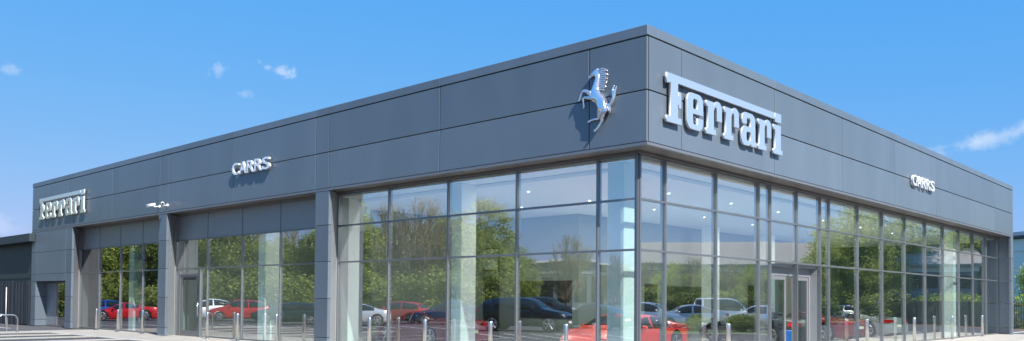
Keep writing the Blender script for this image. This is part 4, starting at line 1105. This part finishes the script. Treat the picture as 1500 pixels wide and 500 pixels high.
def vm(op, a, b=None):
    m = n.new('ShaderNodeVectorMath'); m.operation = op
    for i, v in enumerate((a, b)):
        if v is None: continue
        if hasattr(v, 'links'): l.new(v, m.inputs[i])
        else: m.inputs[i].default_value = v
    return m
wn = n.new('ShaderNodeTexNoise'); wn.inputs['Scale'].default_value = 26; wn.inputs['Detail'].default_value = 7; wn.inputs['Roughness'].default_value = .6
l.new(geo.outputs['Generated'], wn.inputs[0])
wn2 = n.new('ShaderNodeTexNoise'); wn2.inputs['Scale'].default_value = 90; wn2.inputs['Detail'].default_value = 4
l.new(geo.outputs['Generated'], wn2.inputs[0])
def cloud(px, py, rx, ry, tilt, amount, cur, streak=False):
    fw, r, u = axes()
    d = (fw + r * (px - 750) / FPX - u * (py - CY) / FPX).normalized()
    ax1 = Vector((0, 0, 1)).cross(d).normalized() * -1; ax2 = ax1.cross(d).normalized()
    if ax2.z < 0: ax2 = -ax2
    A = ax1 * math.cos(tilt) + ax2 * math.sin(tilt); B = -ax1 * math.sin(tilt) + ax2 * math.cos(tilt)
    df = vm('SUBTRACT', geo.outputs['Generated'], tuple(d)).outputs[0]
    xa = math_node('DIVIDE', vm('DOT_PRODUCT', df, tuple(A)).outputs['Value'], rx / FPX)
    xb = math_node('DIVIDE', vm('DOT_PRODUCT', df, tuple(B)).outputs['Value'], ry / FPX)
    front = math_node('GREATER_THAN', vm('DOT_PRODUCT', geo.outputs['Generated'], tuple(d)).outputs['Value'], 0.3)
    rr = math_node('SQRT', math_node('ADD', math_node('POWER', xa, 2), math_node('POWER', xb, 2)))
    nz = math_node('MULTIPLY', math_node('SUBTRACT', (wn if streak else wn2).outputs[0], .5), 3.2)
    v = math_node('SUBTRACT', math_node('ADD', 1.0, nz), rr)
    mr = n.new('ShaderNodeMapRange'); mr.interpolation_type = 'SMOOTHSTEP'; mr.inputs[1].default_value = -.15; mr.inputs[2].default_value = .9; mr.inputs[3].default_value = 0; mr.inputs[4].default_value = amount
    l.new(v, mr.inputs[0])
    fac = math_node('MULTIPLY', mr.outputs[0], front)
    mx = n.new('ShaderNodeMix'); mx.data_type = 'RGBA'; l.new(fac, mx.inputs[0]); l.new(cur, mx.inputs[6]); mx.inputs[7].default_value = (4.6, 5.0, 5.6, 1)
    return mx.outputs[2]
for c in ((412, 104, 24, 9, -.15, .4, False), (424, 112, 14, 7, .3, .3, False), (320, 102, 13, 8, .4, .26, False), (358, 138, 12, 6, 0, .2, False), (14, 102, 12, 8, 0, .22, False),
          (1450, 204, 150, 15, .22, .42, True), (1390, 214, 60, 8, .15, .25, True), (0, 330, 20, 14, 0, .2, False)):
    cur = cloud(*c[:6], cur, c[6])
l.new(cur, bg.inputs[0])

# ------------------------------------------------------------------ camera
cam = bpy.data.cameras.new('camera'); cam.sensor_width = 36; cam.lens = FPX / 1500 * 36
cam.shift_y = (CY - 250) / 1500; cam.clip_end = 6000
co = bpy.data.objects.new('camera', cam); col.objects.link(co)
fw, r, u = axes()
m = Matrix((( r.x, u.x, -fw.x, 0), (r.y, u.y, -fw.y, 0), (r.z, u.z, -fw.z, H), (0, 0, 0, 1)))
co.matrix_world = m
scene.camera = co
scene.view_settings.view_transform = 'Standard'; scene.view_settings.look = 'None'; scene.view_settings.gamma = 1; scene.view_settings.exposure = 0.8
scene.cycles.transparent_max_bounces = 16
